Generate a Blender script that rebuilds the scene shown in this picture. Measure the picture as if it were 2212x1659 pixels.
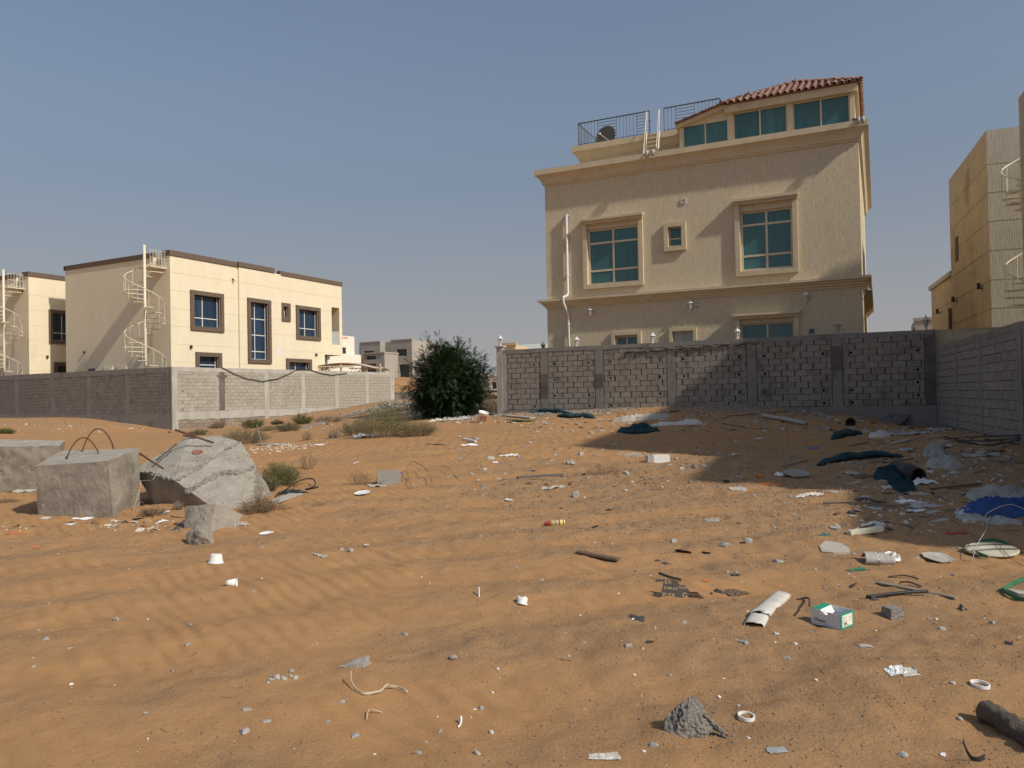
import bpy, bmesh, math, random
import numpy as np
from mathutils import Vector, Matrix, noise as mnoise
R = math.radians
sc = bpy.context.scene
for o in list(bpy.data.objects): bpy.data.objects.remove(o)
# ------------------------------------------------------------------ camera
FV = 1661.0; PITCH = R(.88); ROLL = R(1.1); EYE = np.array([0, 0, 1.6])
fw = np.array([0, math.cos(PITCH), math.sin(PITCH)]); up0 = np.array([0, -math.sin(PITCH), math.cos(PITCH)]); r0 = np.array([1., 0, 0])
RV = math.cos(ROLL)*r0 - math.sin(ROLL)*up0; UV = math.sin(ROLL)*r0 + math.cos(ROLL)*up0
cam = bpy.data.cameras.new('camera'); camo = bpy.data.objects.new('camera', cam); sc.collection.objects.link(camo)
cam.sensor_width = 36; cam.lens = FV/2212*36; cam.clip_end = 6000; cam.clip_start = .05
camo.matrix_world = Matrix(((RV[0], UV[0], -fw[0], EYE[0]), (RV[1], UV[1], -fw[1], EYE[1]), (RV[2], UV[2], -fw[2], EYE[2]), (0, 0, 0, 1)))
sc.camera = camo
# ------------------------------------------------------------------ world, sun, exposure
SUN_EL = R(39.5); SUN_TO = Vector((.806, -.592, 0)).normalized()
w = bpy.data.worlds.new('World'); sc.world = w; w.use_nodes = True
nt = w.node_tree; nt.nodes.clear()
sky = nt.nodes.new('ShaderNodeTexSky'); sky.sky_type = 'NISHITA'; sky.sun_disc = False
sky.sun_elevation = SUN_EL; sky.sun_rotation = math.atan2(SUN_TO.x, SUN_TO.y)
sky.altitude = 0; sky.air_density = 1.2; sky.dust_density = 2.0; sky.ozone_density = 3.0
hs = nt.nodes.new('ShaderNodeHueSaturation'); hs.inputs['Saturation'].default_value = .88
bg = nt.nodes.new('ShaderNodeBackground'); bg.inputs[1].default_value = .1
out = nt.nodes.new('ShaderNodeOutputWorld')
# even dust haze that whitens the whole sky towards the horizon, the same in every direction
tc = nt.nodes.new('ShaderNodeTexCoord'); sx = nt.nodes.new('ShaderNodeSeparateXYZ'); nt.links.new(tc.outputs['Generated'], sx.inputs[0])
hz = nt.nodes.new('ShaderNodeMapRange'); hz.interpolation_type = 'SMOOTHERSTEP'; hz.inputs[1].default_value = -.02; hz.inputs[2].default_value = .55; hz.inputs[3].default_value = .95; hz.inputs[4].default_value = .25; nt.links.new(sx.outputs[2], hz.inputs[0])
hm = nt.nodes.new('ShaderNodeMix'); hm.data_type = 'RGBA'; nt.links.new(hz.outputs[0], hm.inputs[0])
cr = nt.nodes.new('ShaderNodeMix'); cr.data_type = 'RGBA'; cr.inputs[6].default_value = (3.6, 3.46, 3.45, 1); cr.inputs[7].default_value = (1.95, 2.3, 2.9, 1); hc = nt.nodes.new('ShaderNodeMapRange'); hc.inputs[1].default_value = .02; hc.inputs[2].default_value = .26; nt.links.new(sx.outputs[2], hc.inputs[0]); nt.links.new(hc.outputs[0], cr.inputs[0]); nt.links.new(cr.outputs[2], hm.inputs[7])
nt.links.new(sky.outputs[0], hs.inputs['Color']); nt.links.new(hs.outputs[0], hm.inputs[6]); nt.links.new(hm.outputs[2], bg.inputs[0]); nt.links.new(bg.outputs[0], out.inputs[0])
sl = bpy.data.lights.new('sun', 'SUN'); sl.energy = 3.3; sl.angle = R(1.3); sl.color = (1, .92, .79)
so = bpy.data.objects.new('sun', sl); sc.collection.objects.link(so); so.location = (40, -30, 50)
dsun = Vector((-SUN_TO.x*math.cos(SUN_EL), -SUN_TO.y*math.cos(SUN_EL), -math.sin(SUN_EL)))
so.rotation_euler = dsun.to_track_quat('-Z', 'Y').to_euler()
sc.view_settings.view_transform = 'Standard'; sc.view_settings.look = 'None'; sc.view_settings.exposure = .1; sc.view_settings.gamma = 1
sc.render.engine = 'CYCLES'
rnd = random.Random(11); nr = np.random.RandomState(5)
# ------------------------------------------------------------------ helpers
COL = sc.collection
def link(name, me, mat=None, parent=None):
    o = bpy.data.objects.new(name, me); COL.objects.link(o)
    if me is not None and mat is not None and not me.materials: me.materials.append(mat)
    if parent: o.parent = parent
    return o
def tag(o, label=None, cat=None, group=None, kind=None):
    if label: o['label'] = label
    if cat: o['category'] = cat
    if group: o['group'] = group
    if kind: o['kind'] = kind
    return o
def empty(name, label, cat, loc=(0, 0, 0), rz=0, group=None):
    o = bpy.data.objects.new(name, None); COL.objects.link(o); o.location = loc; o.rotation_euler = (0, 0, rz); o.empty_display_size = .2
    return tag(o, label, cat, group)
class MB:
    def __init__(s): s.v = []; s.f = []
    def add(s, vs, fs):
        b = len(s.v); s.v += [tuple(p) for p in vs]; s.f += [tuple(b+i for i in f) for f in fs]; return s
    def box(s, x0, x1, y0, y1, z0, z1):
        return s.add([(x0, y0, z0), (x1, y0, z0), (x1, y1, z0), (x0, y1, z0), (x0, y0, z1), (x1, y0, z1), (x1, y1, z1), (x0, y1, z1)],
                     [(0, 3, 2, 1), (4, 5, 6, 7), (0, 1, 5, 4), (1, 2, 6, 5), (2, 3, 7, 6), (3, 0, 4, 7)])
    def tube(s, pts, r, n=6, caps=True, r1=None, ry=None):
        pts = [Vector(p) for p in pts]; m = len(pts); b = len(s.v); prev = None
        for i, p in enumerate(pts):
            t = (pts[min(i+1, m-1)]-pts[max(i-1, 0)]).normalized()
            a = Vector((0, 0, 1)) if abs(t.z) < .9 else Vector((1, 0, 0))
            if prev is not None: a = prev
            u = (a - t*a.dot(t)).normalized(); prev = u; q = t.cross(u)
            rr = r if r1 is None else r+(r1-r)*i/(m-1)
            if callable(r): rr = r(i/(m-1))
            for k in range(n):
                an = 2*math.pi*k/n
                s.v.append(tuple(p+u*(math.cos(an)*rr*(1 if ry is None else ry))+q*(math.sin(an)*rr)))
        for i in range(m-1):
            for k in range(n):
                s.f.append((b+i*n+k, b+i*n+(k+1) % n, b+(i+1)*n+(k+1) % n, b+(i+1)*n+k))
        if caps: s.f.append(tuple(b+k for k in reversed(range(n)))); s.f.append(tuple(b+(m-1)*n+k for k in range(n)))
        return s
    def lathe(s, prof, n=12, c=(0, 0), caps=True, flute=0):
        b = len(s.v)
        for r, z in prof:
            for k in range(n):
                a = 2*math.pi*k/n; rr = r*(1+(flute if k % 2 else -flute)); s.v.append((c[0]+rr*math.cos(a), c[1]+rr*math.sin(a), z))
        for i in range(len(prof)-1):
            for k in range(n): s.f.append((b+i*n+k, b+i*n+(k+1) % n, b+(i+1)*n+(k+1) % n, b+(i+1)*n+k))
        if caps:
            s.f.append(tuple(b+k for k in reversed(range(n)))); s.f.append(tuple(b+(len(prof)-1)*n+k for k in range(n)))
        return s
    def mould(s, prof, x0, x1, D):      # moulding swept round front and both sides; prof = (outward, z)
        b = len(s.v); n = len(prof)
        for px, sx in ((x0, -1), (x1, 1)):
            pass
        for (o, z) in prof: s.v += [(x0-o, D, z), (x0-o, -o, z), (x1+o, -o, z), (x1+o, D, z)]
        for i in range(n-1):
            for k in range(3): s.f.append((b+i*4+k, b+i*4+k+1, b+i*4+4+k+1, b+i*4+4+k))
        return s
    def mesh(s, name, smooth=False):
        me = bpy.data.meshes.new(name); me.from_pydata(s.v, [], s.f); me.update()
        if smooth: me.polygons.foreach_set('use_smooth', [True]*len(me.polygons))
        return me
    def build(s, name, mat, parent=None, smooth=False):
        return link(name, s.mesh(name, smooth), mat, parent)
def facade(m, x0, x1, z0, z1, rects, base=0, swap=False):
    """heightfield wall: cells with depth; holes get reveals and a back"""
    xs = sorted({x0, x1} | {min(max(v, x0), x1) for r in rects for v in r[:2]}); zs = sorted({z0, z1} | {min(max(v, z0), z1) for r in rects for v in r[2:4]})
    nx, nz = len(xs)-1, len(zs)-1; d = [[base]*nz for _ in range(nx)]
    for (a, b, c, e, dep) in rects:
        for i in range(nx):
            xm = (xs[i]+xs[i+1])/2
            if a < xm < b:
                for j in range(nz):
                    zm = (zs[j]+zs[j+1])/2
                    if c < zm < e: d[i][j] = dep
    P = (lambda x, y, z: (y, x, z)) if swap else (lambda x, y, z: (x, y, z))
    def q(*p):
        b = len(m.v); m.v += [P(*t) for t in p]; m.f.append((b+3, b+2, b+1, b) if swap else (b, b+1, b+2, b+3))
    for i in range(nx):
        for j in range(nz):
            a = d[i][j]; X0, X1, Z0, Z1 = xs[i], xs[i+1], zs[j], zs[j+1]
            q((X0, a, Z0), (X1, a, Z0), (X1, a, Z1), (X0, a, Z1))
            if i+1 < nx and d[i+1][j] != a: c = d[i+1][j]; q((X1, a, Z0), (X1, c, Z0), (X1, c, Z1), (X1, a, Z1))
            if j+1 < nz and d[i][j+1] != a: c = d[i][j+1]; q((X0, a, Z1), (X1, a, Z1), (X1, c, Z1), (X0, c, Z1))
    return m
def hull_mesh(name, pts, cuts=3, amp=.01, scale=6, seed=0, smooth=False, amp2=0):
    bm = bmesh.new()
    for p in pts: bm.verts.new(p)
    r = bmesh.ops.convex_hull(bm, input=bm.verts[:])
    bmesh.ops.delete(bm, geom=[g for g in set(r['geom_interior']+r['geom_unused']) if isinstance(g, bmesh.types.BMVert)], context='VERTS')
    if cuts:
        L = max(e.calc_length() for e in bm.edges)
        for _ in range(cuts):
            es = [e for e in bm.edges if e.calc_length() > L/3]
            if not es: break
            bmesh.ops.subdivide_edges(bm, edges=es, cuts=1, use_grid_fill=True); bmesh.ops.triangulate(bm, faces=[f for f in bm.faces if len(f.verts) > 3])
            L *= .6
    bm.normal_update(); off = Vector((seed*3.1, seed*7.7, seed))
    for v in bm.verts:
        n = mnoise.noise(v.co*scale+off); n2 = mnoise.noise(v.co*scale*4+off)
        v.co += v.normal*(n*amp+n2*(amp2 or amp*.5))
    bmesh.ops.recalc_face_normals(bm, faces=bm.faces[:])
    me = bpy.data.meshes.new(name); bm.to_mesh(me); bm.free()
    if smooth: me.polygons.foreach_set('use_smooth', [True]*len(me.polygons))
    return me
def rock_mesh(name, seed, sub=2, cuts=7, amp=.12, flat=1.0):
    bm = bmesh.new(); bmesh.ops.create_icosphere(bm, subdivisions=sub, radius=1); rr = random.Random(seed)
    pl = []
    for k in range(cuts):
        n = Vector((rr.gauss(0, 1), rr.gauss(0, 1), rr.gauss(0, 1))).normalized(); pl.append((n, rr.uniform(.45, .8)))
    for v in bm.verts:
        for n, d in pl:
            t = v.co.dot(n)-d
            if t > 0: v.co -= n*t
        v.co *= 1+amp*mnoise.noise(v.co*2.5+Vector((seed, 0, 0)))
        v.co.z *= flat
    me = bpy.data.meshes.new(name); bm.to_mesh(me); bm.free(); return me
# ------------------------------------------------------------------ materials
MATS = {}
def mat(name, c1, c2=None, ns=3., rough=.85, bump=0., bs=60., st=(1, 1, 1), bst=None, c3=None, s3=.8, t3=.62, rand=0., metal=0., spec=.4, det=6, c4=None, dist=.02, lo=.35, hi=.65):
    m = bpy.data.materials.new(name); m.use_nodes = True; t = m.node_tree; t.nodes.clear(); N = t.nodes.new; Lk = t.links.new
    o = N('ShaderNodeOutputMaterial'); b = N('ShaderNodeBsdfPrincipled'); Lk(b.outputs[0], o.inputs[0])
    b.inputs['Roughness'].default_value = rough; b.inputs['Metallic'].default_value = metal; b.inputs['Specular IOR Level'].default_value = spec
    g = N('ShaderNodeNewGeometry')
    def noise(scale, st, det=6, rg=.6):
        mp = N('ShaderNodeMapping'); mp.inputs['Scale'].default_value = st; Lk(g.outputs['Position'], mp.inputs[0])
        n = N('ShaderNodeTexNoise'); n.inputs['Scale'].default_value = scale; n.inputs['Detail'].default_value = det; n.inputs['Roughness'].default_value = rg; Lk(mp.outputs[0], n.inputs[0]); return n.outputs[0]
    def ramp(f, a, bb):
        r = N('ShaderNodeMapRange'); r.inputs[1].default_value = a; r.inputs[2].default_value = bb; Lk(f, r.inputs[0]); return r.outputs[0]
    def mix(f, a, bb, mode='MIX'):
        x = N('ShaderNodeMix'); x.data_type = 'RGBA'; x.blend_type = mode
        if isinstance(f, float): x.inputs[0].default_value = f
        else: Lk(f, x.inputs[0])
        for k, c in ((6, a), (7, bb)):
            if isinstance(c, tuple): x.inputs[k].default_value = (*c, 1)
            else: Lk(c, x.inputs[k])
        return x.outputs[2]
    c = mix(ramp(noise(ns, st, det), lo, hi), c1, c2 or c1)
    if c3: c = mix(ramp(noise(s3, st, 8, .7), t3, t3+.12), c, c3)
    if c4: c = mix(ramp(noise(s3*9, st, 4, .7), .63, .68), c, c4)
    if rand:
        oi = N('ShaderNodeObjectInfo'); rr = ramp(oi.outputs['Random'], 0, 1); rm = N('ShaderNodeMapRange'); rm.inputs[3].default_value = 1-rand; rm.inputs[4].default_value = 1+rand; Lk(rr, rm.inputs[0])
        cb = N('ShaderNodeCombineColor')
        for k in range(3): Lk(rm.outputs[0], cb.inputs[k])
        c = mix(1.0, c, cb.outputs[0], 'MULTIPLY')
    Lk(c, b.inputs['Base Color'])
    if bump:
        bp = N('ShaderNodeBump'); bp.inputs['Strength'].default_value = bump; bp.inputs['Distance'].default_value = dist
        Lk(noise(bs, bst or st, 5, .65), bp.inputs['Height']); Lk(bp.outputs[0], b.inputs['Normal'])
    MATS[name] = m; return m
beige = mat('beige_raked_plaster', (.69, .595, .42), (.56, .48, .335), 26, .9, 1.0, 22, st=(1, 1, .16), bst=(3.2, 3.2, .3), c3=(.58, .495, .345), s3=.6, t3=.6, dist=.03)
beige_s = mat('beige_smooth_plaster', (.64, .54, .375), (.57, .48, .33), 3, .9, .25, 60, c3=(.48, .405, .285), s3=1.1, t3=.6)
cream = mat('cream_render', (.79, .705, .525), (.745, .665, .49), 1.5, .9, .25, 45, st=(1, 1, .35), c3=(.70, .61, .445), s3=.8, t3=.6)
brown_tr = mat('brown_trim', (.155, .112, .082), (.125, .09, .066), 4, .8, .2, 50)
white_p = mat('white_paint', (.78, .76, .72), (.70, .68, .64), 8, .5)
whiteh = mat('white_render', (.80, .76, .66), (.75, .71, .62), 2, .9)
crumb = mat('dusty_white_crumb', (.62, .57, .49), (.48, .43, .36), 9, .9)
cream_m = mat('cream_metal', (.74, .68, .52), (.68, .61, .46), 6, .5)
frame_b = mat('cream_window_frame', (.66, .56, .41), (.60, .51, .37), 6, .5)
glass_t = mat('teal_glass', (.045, .13, .142), (.064, .165, .175), 3, .12, st=(6, 6, .2), spec=.5, rand=.14, c3=(.085, .18, .185), s3=.5, t3=.55)
glass_b = mat('blue_glass', (.014, .03, .06), (.028, .052, .095), 2, .1, st=(4, 4, .3), spec=.5, rand=.2)
glass_d = mat('dark_glass', (.02, .03, .035), (.03, .045, .05), 2, .1, spec=.5)
glass_f = mat('frosted_pane', (.42, .45, .43), (.38, .41, .40), 2, .35)
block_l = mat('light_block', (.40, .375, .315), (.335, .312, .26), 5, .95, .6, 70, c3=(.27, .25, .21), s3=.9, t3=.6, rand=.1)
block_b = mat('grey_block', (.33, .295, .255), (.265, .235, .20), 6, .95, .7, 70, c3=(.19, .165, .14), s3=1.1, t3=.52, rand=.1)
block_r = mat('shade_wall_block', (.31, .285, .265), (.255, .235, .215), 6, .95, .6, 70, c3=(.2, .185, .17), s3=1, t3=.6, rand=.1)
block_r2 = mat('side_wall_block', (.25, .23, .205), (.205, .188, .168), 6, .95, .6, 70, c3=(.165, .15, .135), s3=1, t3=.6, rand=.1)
block_low = mat('brown_low_block', (.30, .25, .195), (.24, .195, .15), 5, .95, .6, 70, c3=(.17, .145, .12), s3=1, rand=.14)
mortar_d = mat('dark_mortar', (.12, .102, .084), (.075, .064, .053), 9, .95, .6, 60, c3=(.2, .18, .155), s3=4, t3=.55)
mortar_l = mat('grey_mortar', (.215, .20, .17), (.17, .155, .13), 9, .95, .5, 60)
conc = mat('grey_concrete', (.37, .355, .33), (.30, .285, .262), 2.5, .92, .5, 40, st=(1, 1, .5), c3=(.19, .178, .162), s3=1.3, t3=.58, c4=(.45, .43, .40))
conc_l = mat('pale_concrete', (.47, .45, .405), (.36, .345, .31), 2.2, .92, .5, 40, st=(1, 1, .5), c3=(.25, .23, .2), s3=1.2, t3=.6, c4=(.56, .54, .49))
conc_d = mat('stained_concrete', (.17, .15, .135), (.11, .097, .088), 2.5, .92, .5, 40, c3=(.25, .23, .21), s3=2, t3=.6)
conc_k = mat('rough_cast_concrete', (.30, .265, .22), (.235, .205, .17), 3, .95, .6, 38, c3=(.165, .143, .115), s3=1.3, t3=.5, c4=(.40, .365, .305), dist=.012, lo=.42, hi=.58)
conc_t = mat('sunlit_rough_casting_top', (.43, .395, .335), (.345, .31, .26), 5, .95, 1.0, 50, c3=(.25, .222, .185), s3=2.5, t3=.57, c4=(.5, .465, .4), dist=.02)  # rough pale cast top, lightened further with sunlight painted into the colour
conc_w = mat('wall_concrete', (.275, .258, .235), (.225, .21, .19), 2.5, .92, .5, 40, st=(1, 1, .5), c3=(.15, .14, .128), s3=1.3, t3=.56, c4=(.37, .35, .325))
conc_g = mat('aggregate_concrete', (.56, .52, .47), (.42, .39, .35), 14, .95, 1.4, 60, c3=(.18, .165, .15), s3=8, t3=.55, c4=(.46, .43, .39), dist=.04)
conc_f = mat('far_bare_concrete', (.40, .375, .33), (.34, .315, .275), .8, .95, c3=(.27, .25, .215), s3=.3, t3=.57)
rail_m = mat('dark_rail_metal', (.055, .052, .05), (.08, .072, .066), 10, .5)
tile_m = mat('terracotta_tile', (.36, .215, .165), (.28, .165, .13), 6, .85, .3, 50, c3=(.25, .12, .095), s3=3, t3=.58, rand=.18)
tile_u = mat('terracotta_under', (.25, .115, .085), (.2, .09, .07), 5, .9)
rust = mat('rusty_steel', (.14, .075, .045), (.09, .05, .035), 20, .85, .5, 90)
wood_b = mat('brown_wood', (.20, .135, .085), (.14, .092, .06), 8, .85, .5, 60, st=(1, 1, 1), rand=.2)
wood_g = mat('grey_weathered_wood', (.36, .31, .25), (.27, .23, .185), 9, .9, .6, 60, rand=.15)
paper = mat('white_scrap', (.68, .65, .59), (.52, .48, .42), 12, .7, .3, 60, rand=.1)
foam = mat('white_foam', (.82, .82, .80), (.76, .76, .74), 12, .55)
greyp = mat('grey_plastic', (.47, .45, .41), (.37, .35, .315), 7, .6, .2, 40, c3=(.3, .27, .23), s3=3, t3=.62)
blackp = mat('black_plastic', (.022, .022, .024), (.04, .038, .036), 8, .5)
teal = mat('teal_netting', (.026, .078, .092), (.018, .052, .064), 9, .95, 1.0, 240, c3=(.05, .12, .13), s3=6, t3=.58)
blue = mat('blue_tarp', (.02, .08, .27), (.013, .052, .18), 7, .5, .5, 90, c3=(.05, .16, .45), s3=5, t3=.6)
greyc = mat('dirty_cloth', (.48, .45, .40), (.36, .335, .29), 7, .9, .5, 90, c3=(.27, .24, .2), s3=4, t3=.6)
greenp = mat('green_plastic', (.05, .22, .12), (.035, .15, .085), 8, .5)
bluep = mat('blue_plastic', (.02, .19, .50), (.015, .14, .38), 8, .5)
redp = mat('red_plastic', (.42, .05, .045), (.30, .035, .03), 8, .6)
orangep = mat('orange_plastic', (.62, .20, .05), (.5, .15, .04), 8, .6)
bark = mat('grey_bark', (.17, .135, .105), (.10, .078, .06), 5, .95, 1.2, 30, st=(1, 1, 1), c3=(.24, .2, .16), s3=6, dist=.03)
leaf = mat('dark_tree_leaf', (.022, .046, .015), (.034, .064, .02), 1.5, .6, rand=0)
leaf_g = mat('bush_leaf_green', (.125, .135, .045), (.17, .165, .065), 3, .75)
leaf_y = mat('bush_leaf_olive', (.145, .13, .07), (.19, .165, .09), 3, .8)
twig = mat('dry_twig', (.25, .175, .105), (.19, .135, .085), 6, .9)
twig_g = mat('grey_twig', (.24, .19, .135), (.18, .14, .10), 6, .9)
turf = mat('artificial_turf', (.06, .16, .03), (.04, .11, .02), 30, .9, .6, 200)
cardb = mat('brown_board_print', (.085, .066, .055), (.06, .048, .042), 9, .7, .3, 60)
cartw = mat('carton_white', (.68, .68, .70), (.62, .62, .64), 7, .6)
carti = mat('carton_inside', (.76, .77, .78), (.72, .73, .74), 7, .7)
cartg = mat('carton_green', (.01, .33, .22), (.012, .29, .195), 6, .5)
labelm = mat('label_cream', (.82, .80, .70), (.78, .76, .66), 6, .6)
ink = mat('black_ink', (.02, .02, .02)); inkg = mat('green_ink', (.05, .22, .18)); tanink = mat('tan_print', (.50, .38, .22), (.42, .31, .18), 30)
redink = mat('red_paint_marks', (.62, .22, .2))
acm = mat('ac_unit_white', (.72, .70, .66), (.6, .58, .54), 5, .5)
canvas = mat('tan_canvas', (.50, .41, .30), (.44, .36, .26), 2, .8)
greenroof = mat('pale_green_roof', (.50, .55, .47), (.44, .50, .43), 1, .6)
shell = mat('cream_can', (.72, .62, .25), (.65, .55, .2), 20, .4)
# ------------------------------------------------------------------ terrain
def _h(ix, iy, s):
    n = (ix.astype(np.int64)*374761393 + iy.astype(np.int64)*668265263 + s*982451653) & 0x7fffffff
    n = ((n ^ (n >> 13))*1274126177) & 0x7fffffff
    return ((n ^ (n >> 16)) & 0xffff)/65535.*2-1
def vn(x, y, s=0):
    x = np.asarray(x, float); y = np.asarray(y, float); ix = np.floor(x); iy = np.floor(y); fx = x-ix; fy = y-iy
    fx = fx*fx*fx*(fx*(fx*6-15)+10); fy = fy*fy*fy*(fy*(fy*6-15)+10)
    a = _h(ix, iy, s); b = _h(ix+1, iy, s); c = _h(ix, iy+1, s); d = _h(ix+1, iy+1, s)
    return (a*(1-fx)+b*fx)*(1-fy)+(c*(1-fx)+d*fx)*fy
CP = np.array([(0, 0, 0), (-6, 2, 0), (6, 2, 0), (0, 5, 0), (-9, 7, 0), (8, 6, .02), (0, 9, .03), (-7, 11, 0), (5, 10, .1), (4.6, 13.2, .27), (6.4, 12.2, .27), (1.5, 12.5, .12), (0, 15, .2), (0, 20, .42), (0, 26, .72),
    (-6, 16, .12), (-6, 25, .38), (-13, 15, .03), (-14, 25, .12), (-18.3, 40, .1), (-12, 34, .3), (-16.5, 42.5, .15), (-14.6, 46.5, .5), (-12.2, 50.5, .85), (-9.4, 56, 1.25), (-30, 46, .82), (-24.5, 43.6, .72), (-20.5, 41.5, .35), (-24, 36, .45), (-30, 30, .4), (-30, 15, .1),
    (-.6, 29.6, .86), (3, 27.8, 1.03), (6, 26.4, 1.12), (8.3, 25.3, 1.06), (10.5, 24.2, .8), (12.3, 23.4, .45), (11.6, 19.8, .5), (10, 15.6, .5), (8.2, 11, .3), (8, 20, .33), (6.5, 16.5, .2), (3.5, 18, .3), (4, 23, .62), (-3, 37, .85), (-5.5, 45, 1.05), (0, 46, 1.0), (14, 30, .9), (16, 18, .5), (14, 5, .2),
    (0, 70, 1.2), (-25, 70, 1.), (25, 60, 1.), (0, -15, 0), (-20, -10, 0), (20, -10, 0), (-50, 30, .4), (40, 25, .6), (-45, 65, 1.)], float)
def _phi(r): return np.sqrt(r*r+2.2**2)
_A = _phi(np.hypot(CP[:, None, 0]-CP[None, :, 0], CP[:, None, 1]-CP[None, :, 1])); _n = len(CP)
_M = np.zeros((_n+1, _n+1)); _M[:_n, :_n] = _A+np.eye(_n)*.02; _M[_n, :_n] = 1; _M[:_n, _n] = 1
_W = np.linalg.solve(_M, np.append(CP[:, 2], 0))
TD = np.array([.958, .287])            # direction of the old wheel ruts
def ruts(x, y):
    wv = -TD[1]*x+TD[0]*y; al = TD[0]*x+TD[1]*y
    return wv+.35*vn(x*.22, y*.3, 3)+.1*vn(x*.9, y*.9, 4)+.012*al*0, al
def gravel(x, y):
    wv, al = ruts(x, y); near = 1/(1+np.exp((np.hypot(x, y)-24)/4))
    g = .42+.26*np.sin(wv*2*math.pi/1.15+1.2+1.4*vn(x*.25, y*.25, 23))+.55*vn(x*.5, y*.8, 7)+.35*vn(x*1.7, y*1.7, 8)-.12
    g2 = .25+.5*vn(x*.35, y*.5, 9)+.35*vn(x*1.3, y*1.3, 10)+.35/(1+np.exp(-(y-24)/2))+.3*np.exp(-((x-4)/3.5)**2-((y-12)/2.2)**2)
    g = g+.55/(1+np.exp(-(x*.9+y*.12-.9)/.9))*(y < 16)-.22/(1+np.exp((x+1.2)/.8))
    return np.clip(g*near*.95+g2*(1-near)*.8+.75*np.exp(-((x-3.4)/3.6)**2-((y-11.3)/2.3)**2), 0, 1)
def G(x, y):
    x = np.asarray(x, float); y = np.asarray(y, float); z = np.full(np.broadcast(x, y).shape, _W[_n]); x, y = np.broadcast_arrays(x, y)
    for i in range(_n): z = z+_W[i]*_phi(np.hypot(x-CP[i, 0], y-CP[i, 1]))
    far = np.clip((np.hypot(x, y-25)-55)/50, 0, 1); far = far*far*(3-2*far); z = z*(1-far)+1.15*far
    z = z+3.1*np.exp(-((x+13.5)/6.5)**2-((y-96)/11)**2)+.9*np.exp(-((x-1)/5)**2-((y-66)/5)**2)+.35*np.exp(-((x+7.6)/2.2)**2-((y-52)/4.5)**2)
    near = 1/(1+np.exp((np.hypot(x, y)-26)/3))
    wv, al = ruts(x, y); g = gravel(x, y)
    z = z+near*.014*np.sin(wv*2*math.pi/1.15+1.2)
    rip = np.sin((al*1.0+.55*wv+.12*vn(x*1.5, y*1.5, 12))*2*math.pi/.24+1.5*vn(x*.8, y*.8, 13))
    z = z+near*.009*rip*np.clip(1-g*1.7, 0, 1)
    z = z+.035*vn(x*.45, y*.45, 14)+.013*vn(x*1.3, y*1.3, 15)+.010*vn(x*3.3, y*3.3, 16)+(.004+.006*g)*vn(x*8, y*8, 17)+(.003+.006*g)*vn(x*14, y*14, 18)-near*.016*np.clip((vn(x*2.4, y*2.4, 21)-.42)*3.5, 0, 1)+near*.012*g*np.clip((vn(x*4.1, y*4.1, 22)-.35)*3, 0, 1)
    return z
def g1(x, y): return float(G(np.array([x]), np.array([y]))[0])
def axis(lo, hi, step, far, grow=1.09):
    a = list(np.arange(lo, hi, step)); s = step; v = a[-1]
    while v < far: s *= grow; v += s; a.append(v)
    s = step; v = a[0]; b = []
    while v > -far: s *= grow; v -= s; b.append(v)
    return np.array(b[::-1]+a)
gx = axis(-6.5, 6.5, .042, 2500, 1.036); gy = axis(2.2, 12.5, .042, 2500, 1.034)
gx = gx[::1]; XX, YY = np.meshgrid(gx, gy); ZZ = G(XX, YY); ny_, nx_ = XX.shape
me = bpy.data.meshes.new('ground'); co = np.stack([XX, YY, ZZ], -1).reshape(-1, 3)
idx = np.arange(nx_*ny_).reshape(ny_, nx_); fa = np.stack([idx[:-1, :-1], idx[:-1, 1:], idx[1:, 1:], idx[1:, :-1]], -1).reshape(-1, 4)
me.vertices.add(len(co)); me.vertices.foreach_set('co', co.ravel()); me.loops.add(fa.size); me.loops.foreach_set('vertex_index', fa.ravel().astype(np.int32))
me.polygons.add(len(fa)); me.polygons.foreach_set('loop_start', np.arange(0, fa.size, 4, dtype=np.int32)); me.polygons.foreach_set('use_smooth', np.ones(len(fa), bool)); me.update(calc_edges=True)
at_ = me.attributes.new('gravel', 'FLOAT', 'POINT'); at_.data.foreach_set('value', gravel(XX, YY).ravel().astype(np.float32))
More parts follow.
